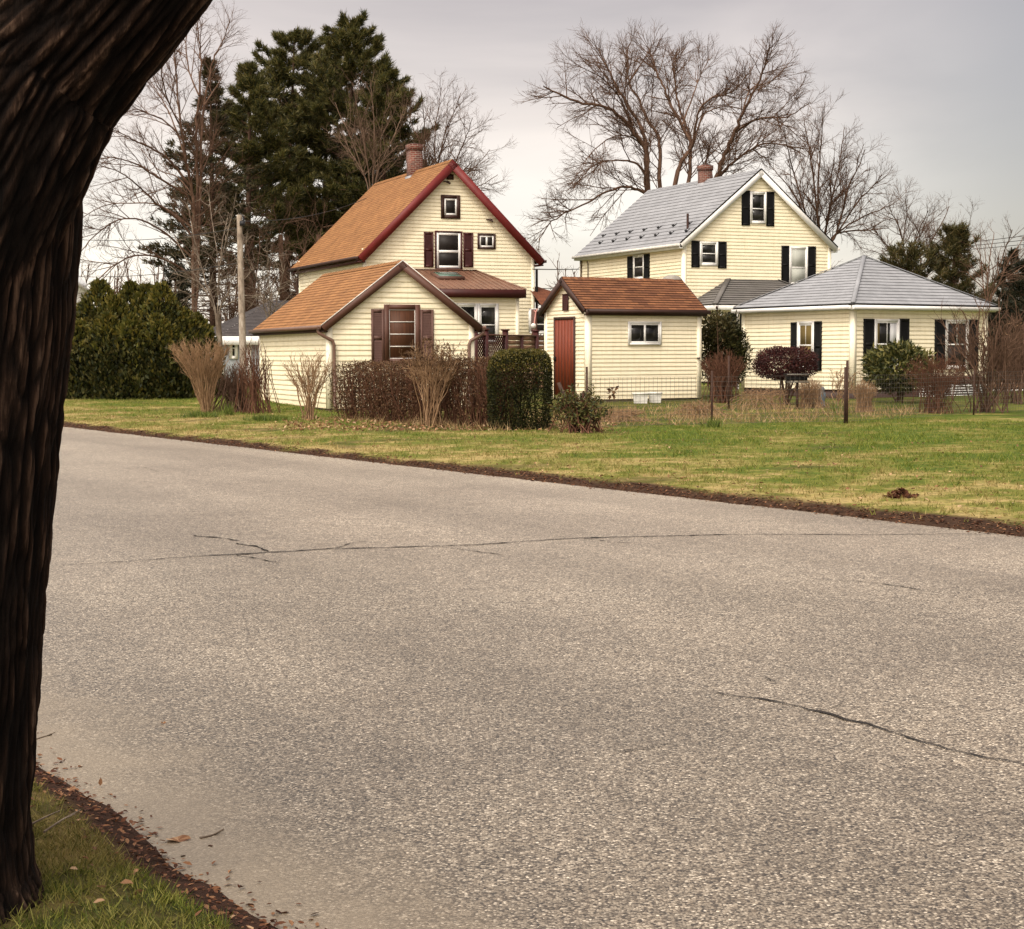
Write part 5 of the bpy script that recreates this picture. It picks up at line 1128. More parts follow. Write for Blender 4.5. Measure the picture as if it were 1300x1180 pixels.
# brown hedge
h0, h1 = gpl(416, 533), gpl(628, 545); hc = (h0 + h1) / 2
root = plant('brown_hedge', 'clipped reddish-brown winter hedge in front of the garage window', 'hedge', hc); off = P(hc[0], hc[1], 0)
mb, lv = MB(), MB(); hu = nrm((h1 - h0) * P(1, 1, 0)); hl = np.linalg.norm((h1 - h0)[:2]); hv = np.cross(Z3, hu)
ztl = at(460, 461, h0[1] + .5)[2]; ztr = at(610, 456, h1[1] + .5)[2]
for _ in range(330):
    u = rng.uniform(0, hl); v = rng.uniform(.0, .95); zt = ztl + (ztr - ztl) * u / hl + .05 * rng.normal() - .25 * max(0, .5 - u) - .12 * max(0, .4 - (hl - u)) + .10 * fnoise(u, 0, 1.6, 2); s0 = P(h0[0], h0[1], 0) + hu * u + hv * (.25 + v * .5); s0[2] = zg(s0[0], s0[1])
    T_ = P(h0[0], h0[1], 0) + hu * np.clip(u + rng.normal() * .22, -.05, hl + .05) + hv * v; T_[2] = zt * rng.uniform(.82, 1.02)
    q = smooth_pts([s0, (s0 + T_) / 2 + rng.normal(size=3) * .06, T_], 3)
    grow(mb, q, .013, .005, 0, [(8, .32, .8, .18, .02, .007, .15), (6, .16, .8, .2, 0, .004, .1)], 4)
mb.build('stems', M['twig_red'], root, off)
n = 30000; u = rng.uniform(-.05, hl + .05, n); v = rng.uniform(0, 1, n); f = rng.random(n) ** .8
dens = np.array([.5 + .9 * mnoise.noise(Vector((a * 1.3, c * 2.2, 4))) for a, c in zip(u, f)]); kk = rng.random(n) < np.clip(dens + f * .55 - .15 + .35 * (u < hl * .5), .05, 1)
u, v, f = u[kk], v[kk], f[kk]
Pt = P(h0[0], h0[1], 0) + hu[None] * u[:, None] + hv[None] * v[:, None]; Pt[:, 2] = .15 + f * (ztl + (ztr - ztl) * u / hl - .12 - .28 * np.maximum(0, .5 - u) - .12 * np.maximum(0, .4 - (hl - u)) + np.array([.10 * fnoise(q, 0, 1.6, 2) for q in u]))
lv.leaves(Pt, rng.normal(size=Pt.shape), .05 * rng.uniform(.6, 1.3, len(Pt)), .028); lv.build('leaves', M['hedgeleaf'], root, off)
# box shrub
c = gpl(661, 547); root = plant('boxwood', 'dense dark green clipped boxwood left of the shed door', 'evergreen shrub', c); off = P(c[0], c[1], 0)
a = at(620, 500, c[1] + .7); e = at(702, 500, c[1] + .7); zt = at(661, 449, c[1] + .7)[2]; rx = (e[0] - a[0]) / 2
mb, m2 = MB(), MB(); cen = P((a[0] + e[0]) / 2, c[1] + .75, zt / 2 + .03)
leaf_blob(mb, 21000, cen, P(rx, .75, zt / 2), .042, .026, lump=.07, shell=.72, power=4.5, sc_=1.4)
Pt, d = blob_points(9000, cen, P(rx * .99, .75, zt / 2 + .03), lump=.07, shell=.95, power=4.5, sc_=1.4); kk = d[:, 2] > .5; m2.leaves(Pt[kk], d[kk] * .3 + rng.normal(size=d[kk].shape) * .5 + P(0, 0, .7), .045, .028)
for k in range(14): mb.tube([P(cen[0] + rng.normal() * .2, cen[1] + rng.normal() * .2, 0), P(cen[0] + rng.normal() * .4, cen[1] + rng.normal() * .3, zt * .6)], .015, 4)
mb.build('foliage', M['boxwood'], root, off); m2.build('new_growth', M['boxtop'], root, off)
# small leafy shrub with stakes by the shed door
twig_shrub('leafy_shrub', 'sparse greenish shrub with dead leaves beside the boxwood', 735, 549, 700, 768, 500, 55, 'twig_red', dome=.5, base_w=.25, r0=.012, leaves=(2600, .085, .032, 'rhodo', .12))
for (xa, ya, xb_, yb_, lb) in ((709, 486, 736, 549, 'rusty stake leaning left against the sparse shrub'), (742, 497, 722, 549, 'rusty stake leaning right against the sparse shrub')):
    c = gpl(xb_, yb_); t = at(xa, ya, c[1] + .1); mb = MB(); mb.beam(c - Z3 * .05, t, .045, .045); mb.beam(c + (t - c) * .2 + P(0, -.02, 0), t + P(0, -.02, 0), .012, .07); tag(mb.build('stake', M['metal_dark'], None, P(c[0], c[1], 0)), lb, 'stake')

def yew(name, label, x0, x1, ytop, ybot, Y, n, mats, L=.09, Wd=.03, power=2.2, lump=.2, cat='shrub', shell=.55, dep=.8, trunk=0):
    a = at(x0, ybot, Y); e = at(x1, ybot, Y); zt = at((x0 + x1) / 2, ytop, Y)[2]; zb_ = at((x0 + x1) / 2, ybot, Y)[2]; cx = (a[0] + e[0]) / 2; root = plant(name, label, cat, (cx, Y)); off = P(cx, Y, 0); mb = MB()
    leaf_blob(mb, n, P(cx, Y, (zt + zb_) / 2), P((e[0] - a[0]) / 2, (e[0] - a[0]) / 2 * dep, (zt - zb_) / 2), L, Wd, lump=lump, shell=shell, power=power, o=x0)
    st = MB(); g0 = zg(cx, Y)
    for k in range(10):
        T_ = P(cx + rng.normal() * (e[0] - a[0]) * .22, Y + rng.normal() * .3, zb_ + (zt - zb_) * rng.uniform(.3, .8)); s0 = P(cx + rng.normal() * .08, Y + rng.normal() * .08, g0 - .05)
        grow(st, smooth_pts([s0, (s0 + T_) / 2 + rng.normal(size=3) * .05, T_], 3), .03, .01, 0, [(5, .4, .8, .2, .03, .01, .3), (5, .2, .7, .2, 0, .006, .1)], 5)
    st.build('stems', M['twig'], root, off); mb.build('foliage', M[mats], root, off); return root
yew('yew_shrub', 'dark green yew between the shed and the cottage wall', 889, 952, 403, 494, 50.5, 12000, 'boxwood', .11, .034, lump=.40, shell=.35)
yew('yew_shrub', 'olive top-growth yew right behind the shed corner', 888, 932, 396, 440, 50.2, 2400, 'needle_olive', .13, .04, lump=.5, shell=.3)
twig_shrub('twiggy_shrub', 'rounded brown twiggy shrub under the dark yew beside the shed', 918, 508, 888, 949, 446, 90, 'twig_red', dome=.35, base_w=.25, Y=47, r0=.011)
yew('japanese_maple', 'dark burgundy mounded shrub under the cottage side window', 957, 1036, 441, 483, 45.5, 11000, 'maple', .06, .03, power=2.4, lump=.16, dep=.9)
yew('rhododendron', 'glossy olive-green rhododendron under the first front window of the cottage', 1100, 1180, 438, 496, 46.5, 3400, 'rhodo', .19, .062, lump=.25, shell=.55)
twig_shrub('twiggy_shrub', 'reddish-brown arching twiggy shrub in front of the second cottage window', 1188, 524, 1148, 1230, 448, 110, 'twig_red', dome=.35, base_w=.22, r0=.009, wob=.14)
twig_shrub('twiggy_shrub', 'tall dark many-stemmed shrub covering the right corner of the cottage', 1252, 524, 1190, 1322, 372, 46, 'twig', dome=.5, base_w=.2, r0=.017, spread=.2, wob=.25, spec=[(3.0, .95, .6, .16, .03, .012, .25), (4.5, .4, .6, .18, .03, .007, .1), (4, .2, .6, .2, 0, .005, .1)])
twig_shrub('twiggy_shrub', 'second dark thicket at the right edge beyond the dark shrub', 1290, 522, 1258, 1330, 400, 60, 'twig', dome=.5, base_w=.35, r0=.013, wob=.2, Y=46, spec=[(3.5, .7, .6, .16, .03, .011, .25), (4.5, .3, .6, .18, .03, .007, .1)])
twig_shrub('rose_bush', 'spindly crooked rose canes by the cottage corner', 1066, 505, 1052, 1096, 462, 14, 'twig_tan', dome=.4, base_w=.1, Y=45, r0=.013, wob=.3)
twig_shrub('dead_perennial', 'rounded tuft of dry tan stems under the bird feeder', 1030, 505, 1008, 1046, 478, 170, 'twig_tan', dome=.5, base_w=.2, Y=44, r0=.007, spec=[(9, .16, .6, .15, .03, .005, .4)])
twig_shrub('ornamental_grass', 'upright clump of dry ornamental grass right of the tall fence post', 1097, 524, 1080, 1114, 482, 260, 'twig_tan', dome=.4, base_w=.10, Y=41.5, r0=.006, spec=[(3, .15, .3, .1, .05, .004, .4)])
twig_shrub('dead_perennial', 'low spread of grey-brown dead stems left of the bird feeder', 965, 512, 938, 1002, 491, 110, 'twig_tan', dome=.3, base_w=.5, Y=43.5, r0=.006, spec=[(7, .14, .6, .15, .03, .005, .4)])
twig_shrub('dead_perennial', 'dry weed clump at the foot of the first fence post', 885, 530, 862, 910, 508, 130, 'twig_tan', dome=.5, base_w=.4, Y=39, r0=.006, spec=[(6, .14, .6, .15, .03, .005, .4)])
twig_shrub('dead_perennial', 'dry weed clump before the sparse shrub and shed', 778, 540, 748, 820, 518, 170, 'twig_tan', dome=.4, base_w=.5, Y=37, r0=.006, spec=[(6, .14, .6, .15, .03, .005, .4)])
def tuft(name, label, cat, px_, py_, w_, h_, n, mat, Y=None):
    c = gpl(px_, py_) if Y is None else at(px_, py_, Y); c[2] = zg(c[0], c[1]); root = MB(); s_ = c[1] / F_PX; Pt = c + rng.normal(size=(n, 3)) * P(w_ * s_ * .35, w_ * s_ * .3, 0); D = rng.normal(size=(n, 3)) * P(.35, .35, .1) + P(0, 0, 1)
    root.blades(Pt, D, h_ * s_ * rng.uniform(.6, 1.15, n), .022); return tag(root.build(name, M[mat], None, P(c[0], c[1], 0)), label, cat)
tuft('bulb_plant', 'green bulb leaves at the base of the first fence post', 'plant', 906, 543, 17, 16, 90, 'greenplant')
tuft('bulb_plant', 'small green leaf clump left of the tall fence post', 'plant', 1062, 520, 14, 13, 70, 'greenplant', 42)
tuft('bulb_plant', 'green leaf clump beneath the rhododendron', 'plant', 1140, 516, 20, 12, 80, 'greenplant', 43)
tuft('bulb_plant', 'tall pale green leaf clump before the slatted skirt', 'plant', 1250, 512, 9, 28, 50, 'greenplant', 44)
d_ = gpl(292, 526); tuft('daffodil', 'daffodil clump at the foot of the tan vase-shaped shrub', 'plant', 290, 528, 14, 20, 70, 'greenplant')
tuft('bulb_plant', 'low green leaves spreading beside the daffodils', 'plant', 255, 530, 34, 9, 420, 'greenplant'); tuft('bulb_plant', 'low yellow-green leaves along the bed before the open tan shrub', 'plant', 340, 534, 36, 9, 460, 'greenplant')
tuft('bulb_plant', 'dark green tuft behind the fence near the shed corner', 'plant', 940, 506, 16, 12, 70, 'greenplant', 46)

# ------------------------------------------------------------------ utility pole and wires
pb = at(309, 505, 53); zt = at(309, 273, 53)[2]
root = thing('utility_pole', 'weathered grey wooden utility pole at the garage corner', 'pole', (pb[0], pb[1], 0)); mb = MB()
mb.tube([(0, 0, -.1), (0, 0, 2), (-.02, 0, zt * .6), (-.05, 0, zt)], [.115, .11, .1, .085], 14, True); mb.build('pole', M['pole'], root, smooth=True)
mb = MB(); mb.wbox(-.02, .14, -.13, -.07, zt - .35, zt - .2); mb.tube([(.1, -.1, zt - .2), (.1, -.1, zt - .08)], .03, 8, True); mb.build('insulator', M['cable'], root)
def wire(label, a, c, sag, r=.012):
    mb = MB(); t = np.linspace(0, 1, 25)[:, None]; Pt = a + (c - a) * t; Pt[:, 2] -= (4 * sag * t * (1 - t))[:, 0]; mb.tube(Pt, r, 5); o = mb.build('overhead_wire', M['cable'], None, P(a[0], a[1], 0)); return tag(o, label, 'wire')
pt = P(pb[0], pb[1], zt - .2)
wire('thin wire running from the utility pole top to the orange-roofed house', pt, at(465, 252, 66), .25)
wire('wire crossing left from the utility pole behind the big trunk', pt - Z3 * .2, at(60, 300, 75), .3)
wire('lower wire crossing left over the arborvitae', pt - Z3 * 1.3, at(60, 349, 75), .25)
wire('slack wire dropping from the utility pole towards the outbuilding', pt - Z3 * .9, at(372, 405, 64), .45)
wire('upper wire between the orange-roofed and grey-roofed houses', at(676, 342, 62), at(790, 337, 110), .1, .02)
wire('lower wire between the orange-roofed and grey-roofed houses', at(676, 366, 64), at(790, 341, 110), .4, .016)
for i, (ya, yb_, lb) in enumerate(((316, 294, 'uppermost of three distant power lines at the right edge'), (319, 300, 'middle of three distant power lines at the right edge'), (322, 306, 'lowest of three distant power lines at the right edge'))):
    wire(lb, at(1120, ya, 120), at(1340, yb_, 95), .15, .02)

# ------------------------------------------------------------------ wire garden fence
fpx = [(745, 546, 466), (903.7, 541, 471), (1075, 538, 458), (1236, 527, 470), (1330, 522, 466)]
fp = [gpl(x, y) for x, y, _ in fpx]
root = thing('wire_fence', 'low rusty welded-wire garden fence on thin steel posts', 'fence', (fp[0][0], fp[0][1], 0)); off = P(fp[0][0], fp[0][1], 0)
hts = [at(x, t, p[1])[2] - p[2] for (x, y, t), p in zip(fpx, fp)]
for i, (p, h_) in enumerate(zip(fp, hts)):
    mb = MB(); w_ = .034 if i == 2 else .026
    mb.beam(p - Z3 * .2, p + Z3 * (h_ if i else h_ * 1.0), w_ * 1.6, .012, up=Y3); mb.beam(p - Z3 * .2 + P(0, .02, 0), p + Z3 * (h_ - (.12 if i == 2 else 0)) + P(0, .02, 0), .012, w_, up=Y3)
    if i == 2: mb.wbox(p[0] - .06, p[0] - .025, p[1] - .02, p[1] + .04, p[2] - .1, p[2] + h_ - .14)
    mb.build('post', M['metal_dark'], root, off)
for (x, yb_, yt, Y_) in ((925, 520, 452, 43.2),):
    c = at(x, yb_, Y_); c[2] = zg(c[0], c[1]); mb = MB(); mb.beam(c - Z3 * .1, P(c[0], c[1], at(x, yt, Y_)[2]), .05, .03, up=Y3); tag(mb.build('garden_stake', M['metal_dark'], None, P(c[0], c[1], 0)), 'thin dark garden stake behind the fence in front of the brown shrub', 'stake')
mb = MB()
for i in range(len(fp) - 1):
    a, c = fp[i], fp[i + 1]; L_ = np.linalg.norm((c - a)[:2]); n = max(2, int(L_ / .11)); hh = 1.02
    for k in range(n + 1):
        p = a + (c - a) * k / n; p[2] = zg(p[0], p[1]); mb.tube([p + Z3 * .03, p + Z3 * hh], .0026, 3)
    for j in range(11):
        z_ = .05 + j * .097; q = [a + (c - a) * t + Z3 * (z_ + .012 * math.sin(t * 9 + j)) for t in np.linspace(0, 1, 9)]
        for k, t in enumerate(np.linspace(0, 1, 9)): q[k][2] = zg(q[k][0], q[k][1]) + z_
        mb.tube(q, .0028, 3)
mb.build('wire_mesh', M['wire'], root, off)
# dry leaves caught in the fence
c = at(778, 496, fp[0][1] + .2); mb = MB(); Pt = c + rng.normal(size=(16, 3)) * P(.045, .01, .05); mb.leaves(Pt, rng.normal(size=(16, 3)), .12, .06); tag(mb.build('leaf_clump', M['hedgeleaf'], None, c), 'curled brown leaf clump caught in the wire fence', 'leaves')

# planters by the shed
def planter(px_, lb, w_, mat, Y):
    c = at(px_, 516, Y); c[2] = zg(c[0], c[1]); root = thing('planter', lb, 'planter', c); mb = MB()
    h_ = .29; t_, b_ = w_ / 2, w_ / 2 * .84
    for (r0, r1, z0_, z1_, flip) in ((b_, t_, 0, h_, 0), (b_ - .02, t_ - .02, .02, h_, 1)):
        for k in range(4):
            s_ = [(-1, -.75), (1, -.75), (1, .75), (-1, .75)]; a, e = s_[k], s_[(k + 1) % 4]
            mb.poly([P(a[0] * r0, a[1] * r0, z0_), P(e[0] * r0, e[1] * r0, z0_), P(e[0] * r1, e[1] * r1, z1_), P(a[0] * r1, a[1] * r1, z1_)])
    mb.poly([P(-b_, -b_ * .75, .001), P(b_, -b_ * .75, .001), P(b_, b_ * .75, .001), P(-b_, b_ * .75, .001)]); mb.build('tub', M[mat], root)
    mb = MB(); e_ = t_ + .02
    mb.wbox(-e_, e_, -e_ * .75, -t_ * .75 + .02, h_ - .04, h_ + .01); mb.wbox(-e_, e_, t_ * .75 - .02, e_ * .75, h_ - .04, h_ + .01); mb.wbox(-e_, -t_ + .02, -t_ * .75 + .02, t_ * .75 - .02, h_ - .04, h_ + .01); mb.wbox(t_ - .02, e_, -t_ * .75 + .02, t_ * .75 - .02, h_ - .04, h_ + .01); mb.build('rim', M[mat], root)
    mb = MB(); mb.poly([P(-t_ + .03, -t_ * .7, h_ - .05), P(t_ - .03, -t_ * .7, h_ - .05), P(t_ - .03, t_ * .7, h_ - .05), P(-t_ + .03, t_ * .7, h_ - .05)]); mb.build('soil', M['foundation'], root)
planter(813, 'left of two white plastic planters by the shed wall', .42, 'planter', 46.6); planter(831.5, 'right and smaller of two white plastic planters by the shed wall', .36, 'planter', 46.9)

# bird feeder
c = at(1012, 512, 43.2); c[2] = zg(c[0], c[1]); zf = at(1012, 486, 43.2)[2]
root = thing('bird_feeder', 'dark slatted tray bird feeder on a post before the burgundy shrub', 'bird feeder', c); zl = zf - c[2]
mb = MB(); mb.beam((0, 0, -.1), (0, 0, zl), .06, .06, up=Y3); mb.build('post', M['metal_dark'], root)
mb = MB(); mb.wbox(-.30, .26, -.2, .2, zl, zl + .03); mb.wbox(-.28, .24, -.16, .16, zl + .05, zl + .16); mb.wbox(-.32, .28, -.22, .22, zl + .20, zl + .23); mb.build('tray', M['black'], root)
mb = MB(); mb.wbox(-.31, .27, -.215, -.2, zl + .008, zl + .026); mb.wbox(-.31, .27, -.235, -.22, zl + .208, zl + .226); mb.build('trim', M['potgrey'], root)
# pale blue statue
c = at(1043.5, 513, 44.5); c[2] = zg(c[0], c[1]); zs = at(1043.5, 491, 44.5)[2] - c[2]
mb = MB(); prof = [(0, .10), (.05, .11), (.1, .07), (.35, .085), (.55, .11), (.68, .10), (.74, .055), (.80, .07), (.9, .075), (.97, .05), (1, .01)]
mb.tube([(0, 0, zs * f) for f, _ in prof], [r__ for _, r__ in prof], 12, True); tag(mb.build('garden_statue', M['blue'], None, None, True), 'small pale blue garden figure left of the tall fence post', 'statue').location = c
# deck with dark railing right of the cottage
c = at(1259, 497, 54); root = thing('deck_platform', 'low dark-railed deck with white slatted skirt at the right edge', 'deck', (c[0], c[1], 0), .2); zr_ = at(1270, 464, 54)[2]; zd = at(1270, 488, 54)[2]
mb = MB(); mb.wbox(0, 4, 0, 3, zd - .14, zd); mb.build('floor', M['deckwood'], root)
mb = MB(); mb.wbox(0, 4, -.05, .05, zr_ - .1, zr_); 
for k in range(30): mb.wbox(k * .135, k * .135 + .05, -.03, .03, zd + .001, zr_ - .101)
mb.build('railing', M['dkbrown'], root)
mb = MB(); z = .3
while z < zd - .18: mb.wbox(0, 4, -.03, 0, z, z + .05); z += .09
mb.build('slatted_skirt', M['white'], root)
mb = MB(); mb.wbox(0, 4, .02, .06, .0, zd - .141); mb.build('backing', M['black'], root)
for u in (0.05, 2, 3.95): mb = MB(); mb.wbox(u - .05, u + .05, -.06, .05, .0, zr_ + .08) if False else mb.wbox(u - .05, u + .05, .061, .16, .0, zd - .141); mb.build('post', M['dkbrown'], root)
# twisted vine ring
c = at(1282, 418, 58); mb = MB(); th = np.linspace(0.4, 6.0, 26); mb.tube([c + P(.21 * math.cos(t), 0, .21 * math.sin(t)) + rng.normal(size=3) * .012 for t in th], .014, 5); mb.tube([c + P(.2, 0, .08), c + P(.32, 0, .16), c + P(.42, 0, .22)], .012, 5)
tag(mb.build('vine_ring', M['twig_tan'], None, c), 'pale dry vine ring hanging in the dark shrubs at the right edge', 'wreath')

# ------------------------------------------------------------------ big tree in the foreground
TY = 4.4
def tx(x, y): d = ray(x, y); q = CO + d * (TY / d[1]); return q
edge = [(37, 1062), (45, 943), (52, 848), (66, 744), (73.5, 659), (83, 587), (85, 532), (92.6, 451), (99, 380), (102, 304), (107, 262)]
EZ = np.array([tx(*e)[2] for e in edge]); EX = np.array([tx(*e)[0] for e in edge])
root = thing('street_tree', 'massive dark ridged tree trunk with forking limb in the left foreground', 'tree', (-1.62, TY, 0)); off = P(-1.62, TY, 0)
def bark_tube(mb, pts, rads, sides, amp, seed, rows_per_m=70):
    Pc = smooth_pts(pts, 10); Lc = np.linalg.norm(np.diff(Pc, axis=0), axis=1); cum = np.concatenate([[0], np.cumsum(Lc)]); n = int(cum[-1] * rows_per_m)
    s = np.linspace(0, cum[-1], n); C_ = np.stack([np.interp(s, cum, Pc[:, i]) for i in range(3)], 1); rr_ = np.interp(np.arange(len(Pc)) / 10.0, np.arange(len(rads)), rads); rr_ = np.interp(s, cum, rr_); RG = np.empty((n, sides))
    T_ = np.gradient(C_, axis=0); T_ /= np.linalg.norm(T_, axis=1, keepdims=True); A_ = np.cross(T_, P(0, 1, 0)); A_ /= np.linalg.norm(A_, axis=1, keepdims=True); B_ = np.cross(T_, A_)
    V = np.empty((n, sides, 3))
    for j in range(sides):
        th = 2 * math.pi * j / sides; ca, sa = math.cos(th), math.sin(th)
        for i in range(n):
            r_ = rr_[i]; u = Vector((ca * r_ * 30 + seed, sa * r_ * 30, s[i] * 2.0)); w_ = mnoise.noise(Vector((ca * 2, sa * 2, s[i] * 1.2 + seed))) * .6
            u = u + Vector((w_, w_, 0))
            a_ = abs(mnoise.noise(u)); b_ = abs(mnoise.noise(u * 2.3 + Vector((5, 1, 3)))); f_ = mnoise.noise(Vector((ca * r_ * 50, sa * r_ * 50, s[i] * 20 + seed)))
            d_ = amp * (min(1, a_ * 3.0) - .6) + amp * .45 * (min(1, b_ * 2.6) - .6) + amp * .22 * f_ + .03 * mnoise.noise(Vector((ca * 1.2, sa * 1.2, s[i] * .9 + seed)))
            pl = min(1, 4.5 * abs(mnoise.noise(Vector((ca * r_ * 22 + seed, sa * r_ * 22, s[i] * 6)) + u * .05)))
            d_ += amp * .45 * (pl - .85)
            RG[i, j] = (min(1, a_ * 3.0) * .65 + min(1, b_ * 2.6) * .25 + .12 * f_) * (.45 + .55 * pl)
            V[i, j] = C_[i] + (A_[i] * ca + B_[i] * sa) * (r_ + d_)
    i = np.arange(n - 1)[:, None] * sides; j = np.arange(sides)[None, :]; j2 = (j + 1) % sides
    mb.arr(V.reshape(-1, 3), np.stack([i + j, i + sides + j, i + sides + j2, i + j2], -1).reshape(-1, 4)); return RG.ravel()
def ridge(o, a): o.data.attributes.new('ridge', 'FLOAT', 'POINT').data.foreach_set('value', a)
mb = MB(); RT_ = .40
zs_ = [-.05, .08, .2, .35, .6, .9, 1.2, 1.5, 1.8, 2.05, 2.4, 3.0, 4.0, 5.2]; pts, rads = [], []
for z in zs_:
    xe = np.interp(z, EZ, EX); 
    if z > EZ[-1]: xe = EX[-1] - (z - EZ[-1]) * .06
    fl = .16 * math.exp(-max(z, 0) / .07) + .012
    r_ = RT_ if z < 2.1 else RT_ * (1 - .12 * (z - 2.1)); pts.append((xe - RT_ - .058 - (0 if z < 2.1 else .15 * (z - 2.1)), TY + .05, z)); rads.append(r_ + fl)
PcR = np.interp(np.linspace(0, 1, 60), np.linspace(0, 1, len(rads)), rads)
rg = bark_tube(mb, pts, rads, 440, .014, 2.0)
ridge(mb.build('trunk', M['bark'], root, off, True), rg)
mb = MB(); le = [(107, 262), (126, 237), (135, 204), (157, 166), (190, 119), (223, 66), (277, 0)]
LE = np.array([tx(*e) for e in le]); dl = nrm(LE[-1] - LE[2]); nl = nrm(np.cross(dl, P(0, 1, 0))); nl = nl if nl[0] < 0 else -nl
rl = .285; base_l = P(LE[0][0] - .52, TY + .03, .85); l1 = LE[2] + nl * (rl + .05); l2 = LE[4] + nl * (rl + .03); l3 = LE[6] + nl * (rl + .01)
ext = [l3 + dl * .6 + P(0, .1, 0), l3 + dl * 1.5 + P(.1, .4, .1), l3 + dl * 2.6 + P(.1, .9, .5)]
rg = bark_tube(mb, [base_l, P(LE[0][0] - .53, TY - .015, 1.45), P(LE[0][0] - .465, TY - .03, 1.80), l1, l2, l3] + ext, [.29, .335, .345, rl + .02, rl, rl - .01, rl - .03, rl - .07, .16], 320, .013, 9.0)
ridge(mb.build('limb', M['bark'], root, off, True), rg)
mb = MB(); top = np.array(pts[-1])
for a, d, L_, r_ in ((top, (-.5, .1, 1), 3.2, .26), (top, (.2, -.4, 1), 3.0, .2), (ext[-1], (.4, .3, 1), 3.0, .15), (ext[-1], (.9, -.2, .7), 2.6, .11), (np.array(pts[-2]), (-1, -.1, .8), 2.8, .15)):
    grow(mb, path(a - nrm(d) * .1, d, L_, 6, .1, .05), r_, .05, 0, [(2.0, 1.5, .7, .16, .05, .03, .4), (3, .7, .7, .2, .03, .012, .2)], 8)
mb.build('branches', M['limb_bark'], root, off)

# ------------------------------------------------------------------ grass, litter, sticks
def scatter(n, fpos):
    return np.array([q for q in (fpos() for _ in range(n)) if q is not None])
def lawn_point():
    s = rng.uniform(2, 52); t = rng.uniform(.10, 17); p = rp(s, N1 + t); 
    if not (-.33 * p[1] - 1 < p[0] < .33 * p[1] + 1) or p[1] > 58: return None
    if t < .55 and rng.random() > max(.12, (t - .15) / .4) * (1 + 1.2 * fnoise(p[0], p[1], 2.5, 12)): return None
    ft = fence_t(p[0], p[1])
    if -3 < p[0] < 16 and ft > 0 and rng.random() > .25: return None
    k = fnoise(p[0], p[1], .9, 21)
    if k > .4 and rng.random() < .7: return None
    p[2] = zg(p[0], p[1]); return p
Pt = scatter(70000, lawn_point)
mb = MB(); PP = np.repeat(Pt, 3, 0) + rng.normal(size=(len(Pt) * 3, 3)) * P(.02, .02, 0); n = len(PP)
hmul = np.array([.8 + .6 * max(-.6, fnoise(p[0], p[1], .7, 5)) + .7 * fnoise(p[0], p[1], 3.1, 9) for p in PP]).clip(.25)
mb.blades(PP, rng.normal(size=(n, 3)) * P(.55, .55, .1) + P(0, 0, 1), .065 * hmul * rng.uniform(.5, 1.4, n), .011)
tag(mb.build('lawn_grass', M['grass']), 'short patchy spring grass of the roadside lawn', 'grass', kind='stuff')
def verge_point():
    s = rng.uniform(1.5, 9.5); t = rng.uniform(.22, 2.6) ; p = rp(s, N0 - t)
    if p[0] < -.36 * p[1] - .3 or p[1] < 3.3: return None
    if fnoise(p[0], p[1], 2.2, 3) > .30 and rng.random() < .6: return None
    p[2] = zverge(p[0], p[1]); return p
Pt = scatter(60000, verge_point); mb = MB(); PP = np.repeat(Pt, 3, 0) + rng.normal(size=(len(Pt) * 3, 3)) * P(.012, .012, 0); n = len(PP)
mb.blades(PP, rng.normal(size=(n, 3)) * P(.75, .75, .1) + P(0, 0, 1), rng.uniform(.014, .055, n), .0042)
tag(mb.build('verge_grass', M['grassnear']), 'short grass on the verge under the big trunk', 'grass', kind='stuff')
def litter(n, fpos, name, label, L, Wd, mat, zo=.006, flat=.25):
    Pt = scatter(n, fpos); Pt[:, 2] += zo; D = rng.normal(size=Pt.shape) * P(1, 1, flat); mb = MB(); k = len(Pt)
    Dn = D / np.linalg.norm(D, axis=1, keepdims=True); S_ = np.cross(Dn, rng.normal(size=(k, 3)) * flat + P(0, 0, 1)); S_ /= np.linalg.norm(S_, axis=1, keepdims=True); N_ = np.cross(S_, Dn)
    Lk = (L * rng.uniform(.45, 1.35, k))[:, None]; Wk = Lk * Wd; c = rng.uniform(.05, .35, (k, 1))
    V = np.stack([Pt, Pt + Dn * Lk * .35 + S_ * Wk * .5 + N_ * Wk * c, Pt + Dn * Lk * .75 + S_ * Wk * .33 + N_ * Wk * c, Pt + Dn * Lk, Pt + Dn * Lk * .75 - S_ * Wk * .33 + N_ * Wk * c, Pt + Dn * Lk * .35 - S_ * Wk * .5 + N_ * Wk * c], 1).reshape(-1, 3)
    b_ = np.arange(k)[:, None] * 6; mb.arr(V, np.concatenate([b_ + [0, 1, 2, 3], b_ + [0, 3, 4, 5]], 0)); return tag(mb.build(name, M[mat]), label, 'leaves', kind='stuff')
def far_edge():
    s = rng.uniform(2, 45); t = rng.normal(.15, .10); p = rp(s, N1 + t + edge_wob(s, 8)); p[2] = zg(p[0], p[1]) if t > 0 else 0.004; return p
litter(9000, far_edge, 'curb_leaf_litter', 'dark leaf litter and soil along the far road edge', .034, .6, 'litter', .004, .15)
def near_edge():
    s = rng.uniform(2, 9); t = rng.normal(.10, .075); p = rp(s, N0 - t + edge_wob(s, 3)); p[2] = zverge(p[0], p[1]) if t > 0 else .004; return p
litter(2200, near_edge, 'verge_leaf_litter', 'brown leaf litter along the near road edge', .024, .5, 'litter', .004, .2)
def lawn_leaf():
    s = rng.uniform(3, 44); t = rng.uniform(.3, 10); p = rp(s, N1 + t); k = fnoise(p[0], p[1], .9, 21); 
    if rng.random() > .12 + max(0, k) * 1.6: return None
    p[2] = zg(p[0], p[1]) + .02; return p
litter(9000, lawn_leaf, 'lawn_leaf_scatter', 'scattered pale and brown leaves lying on the roadside lawn', .045, .6, 'deadleaf')
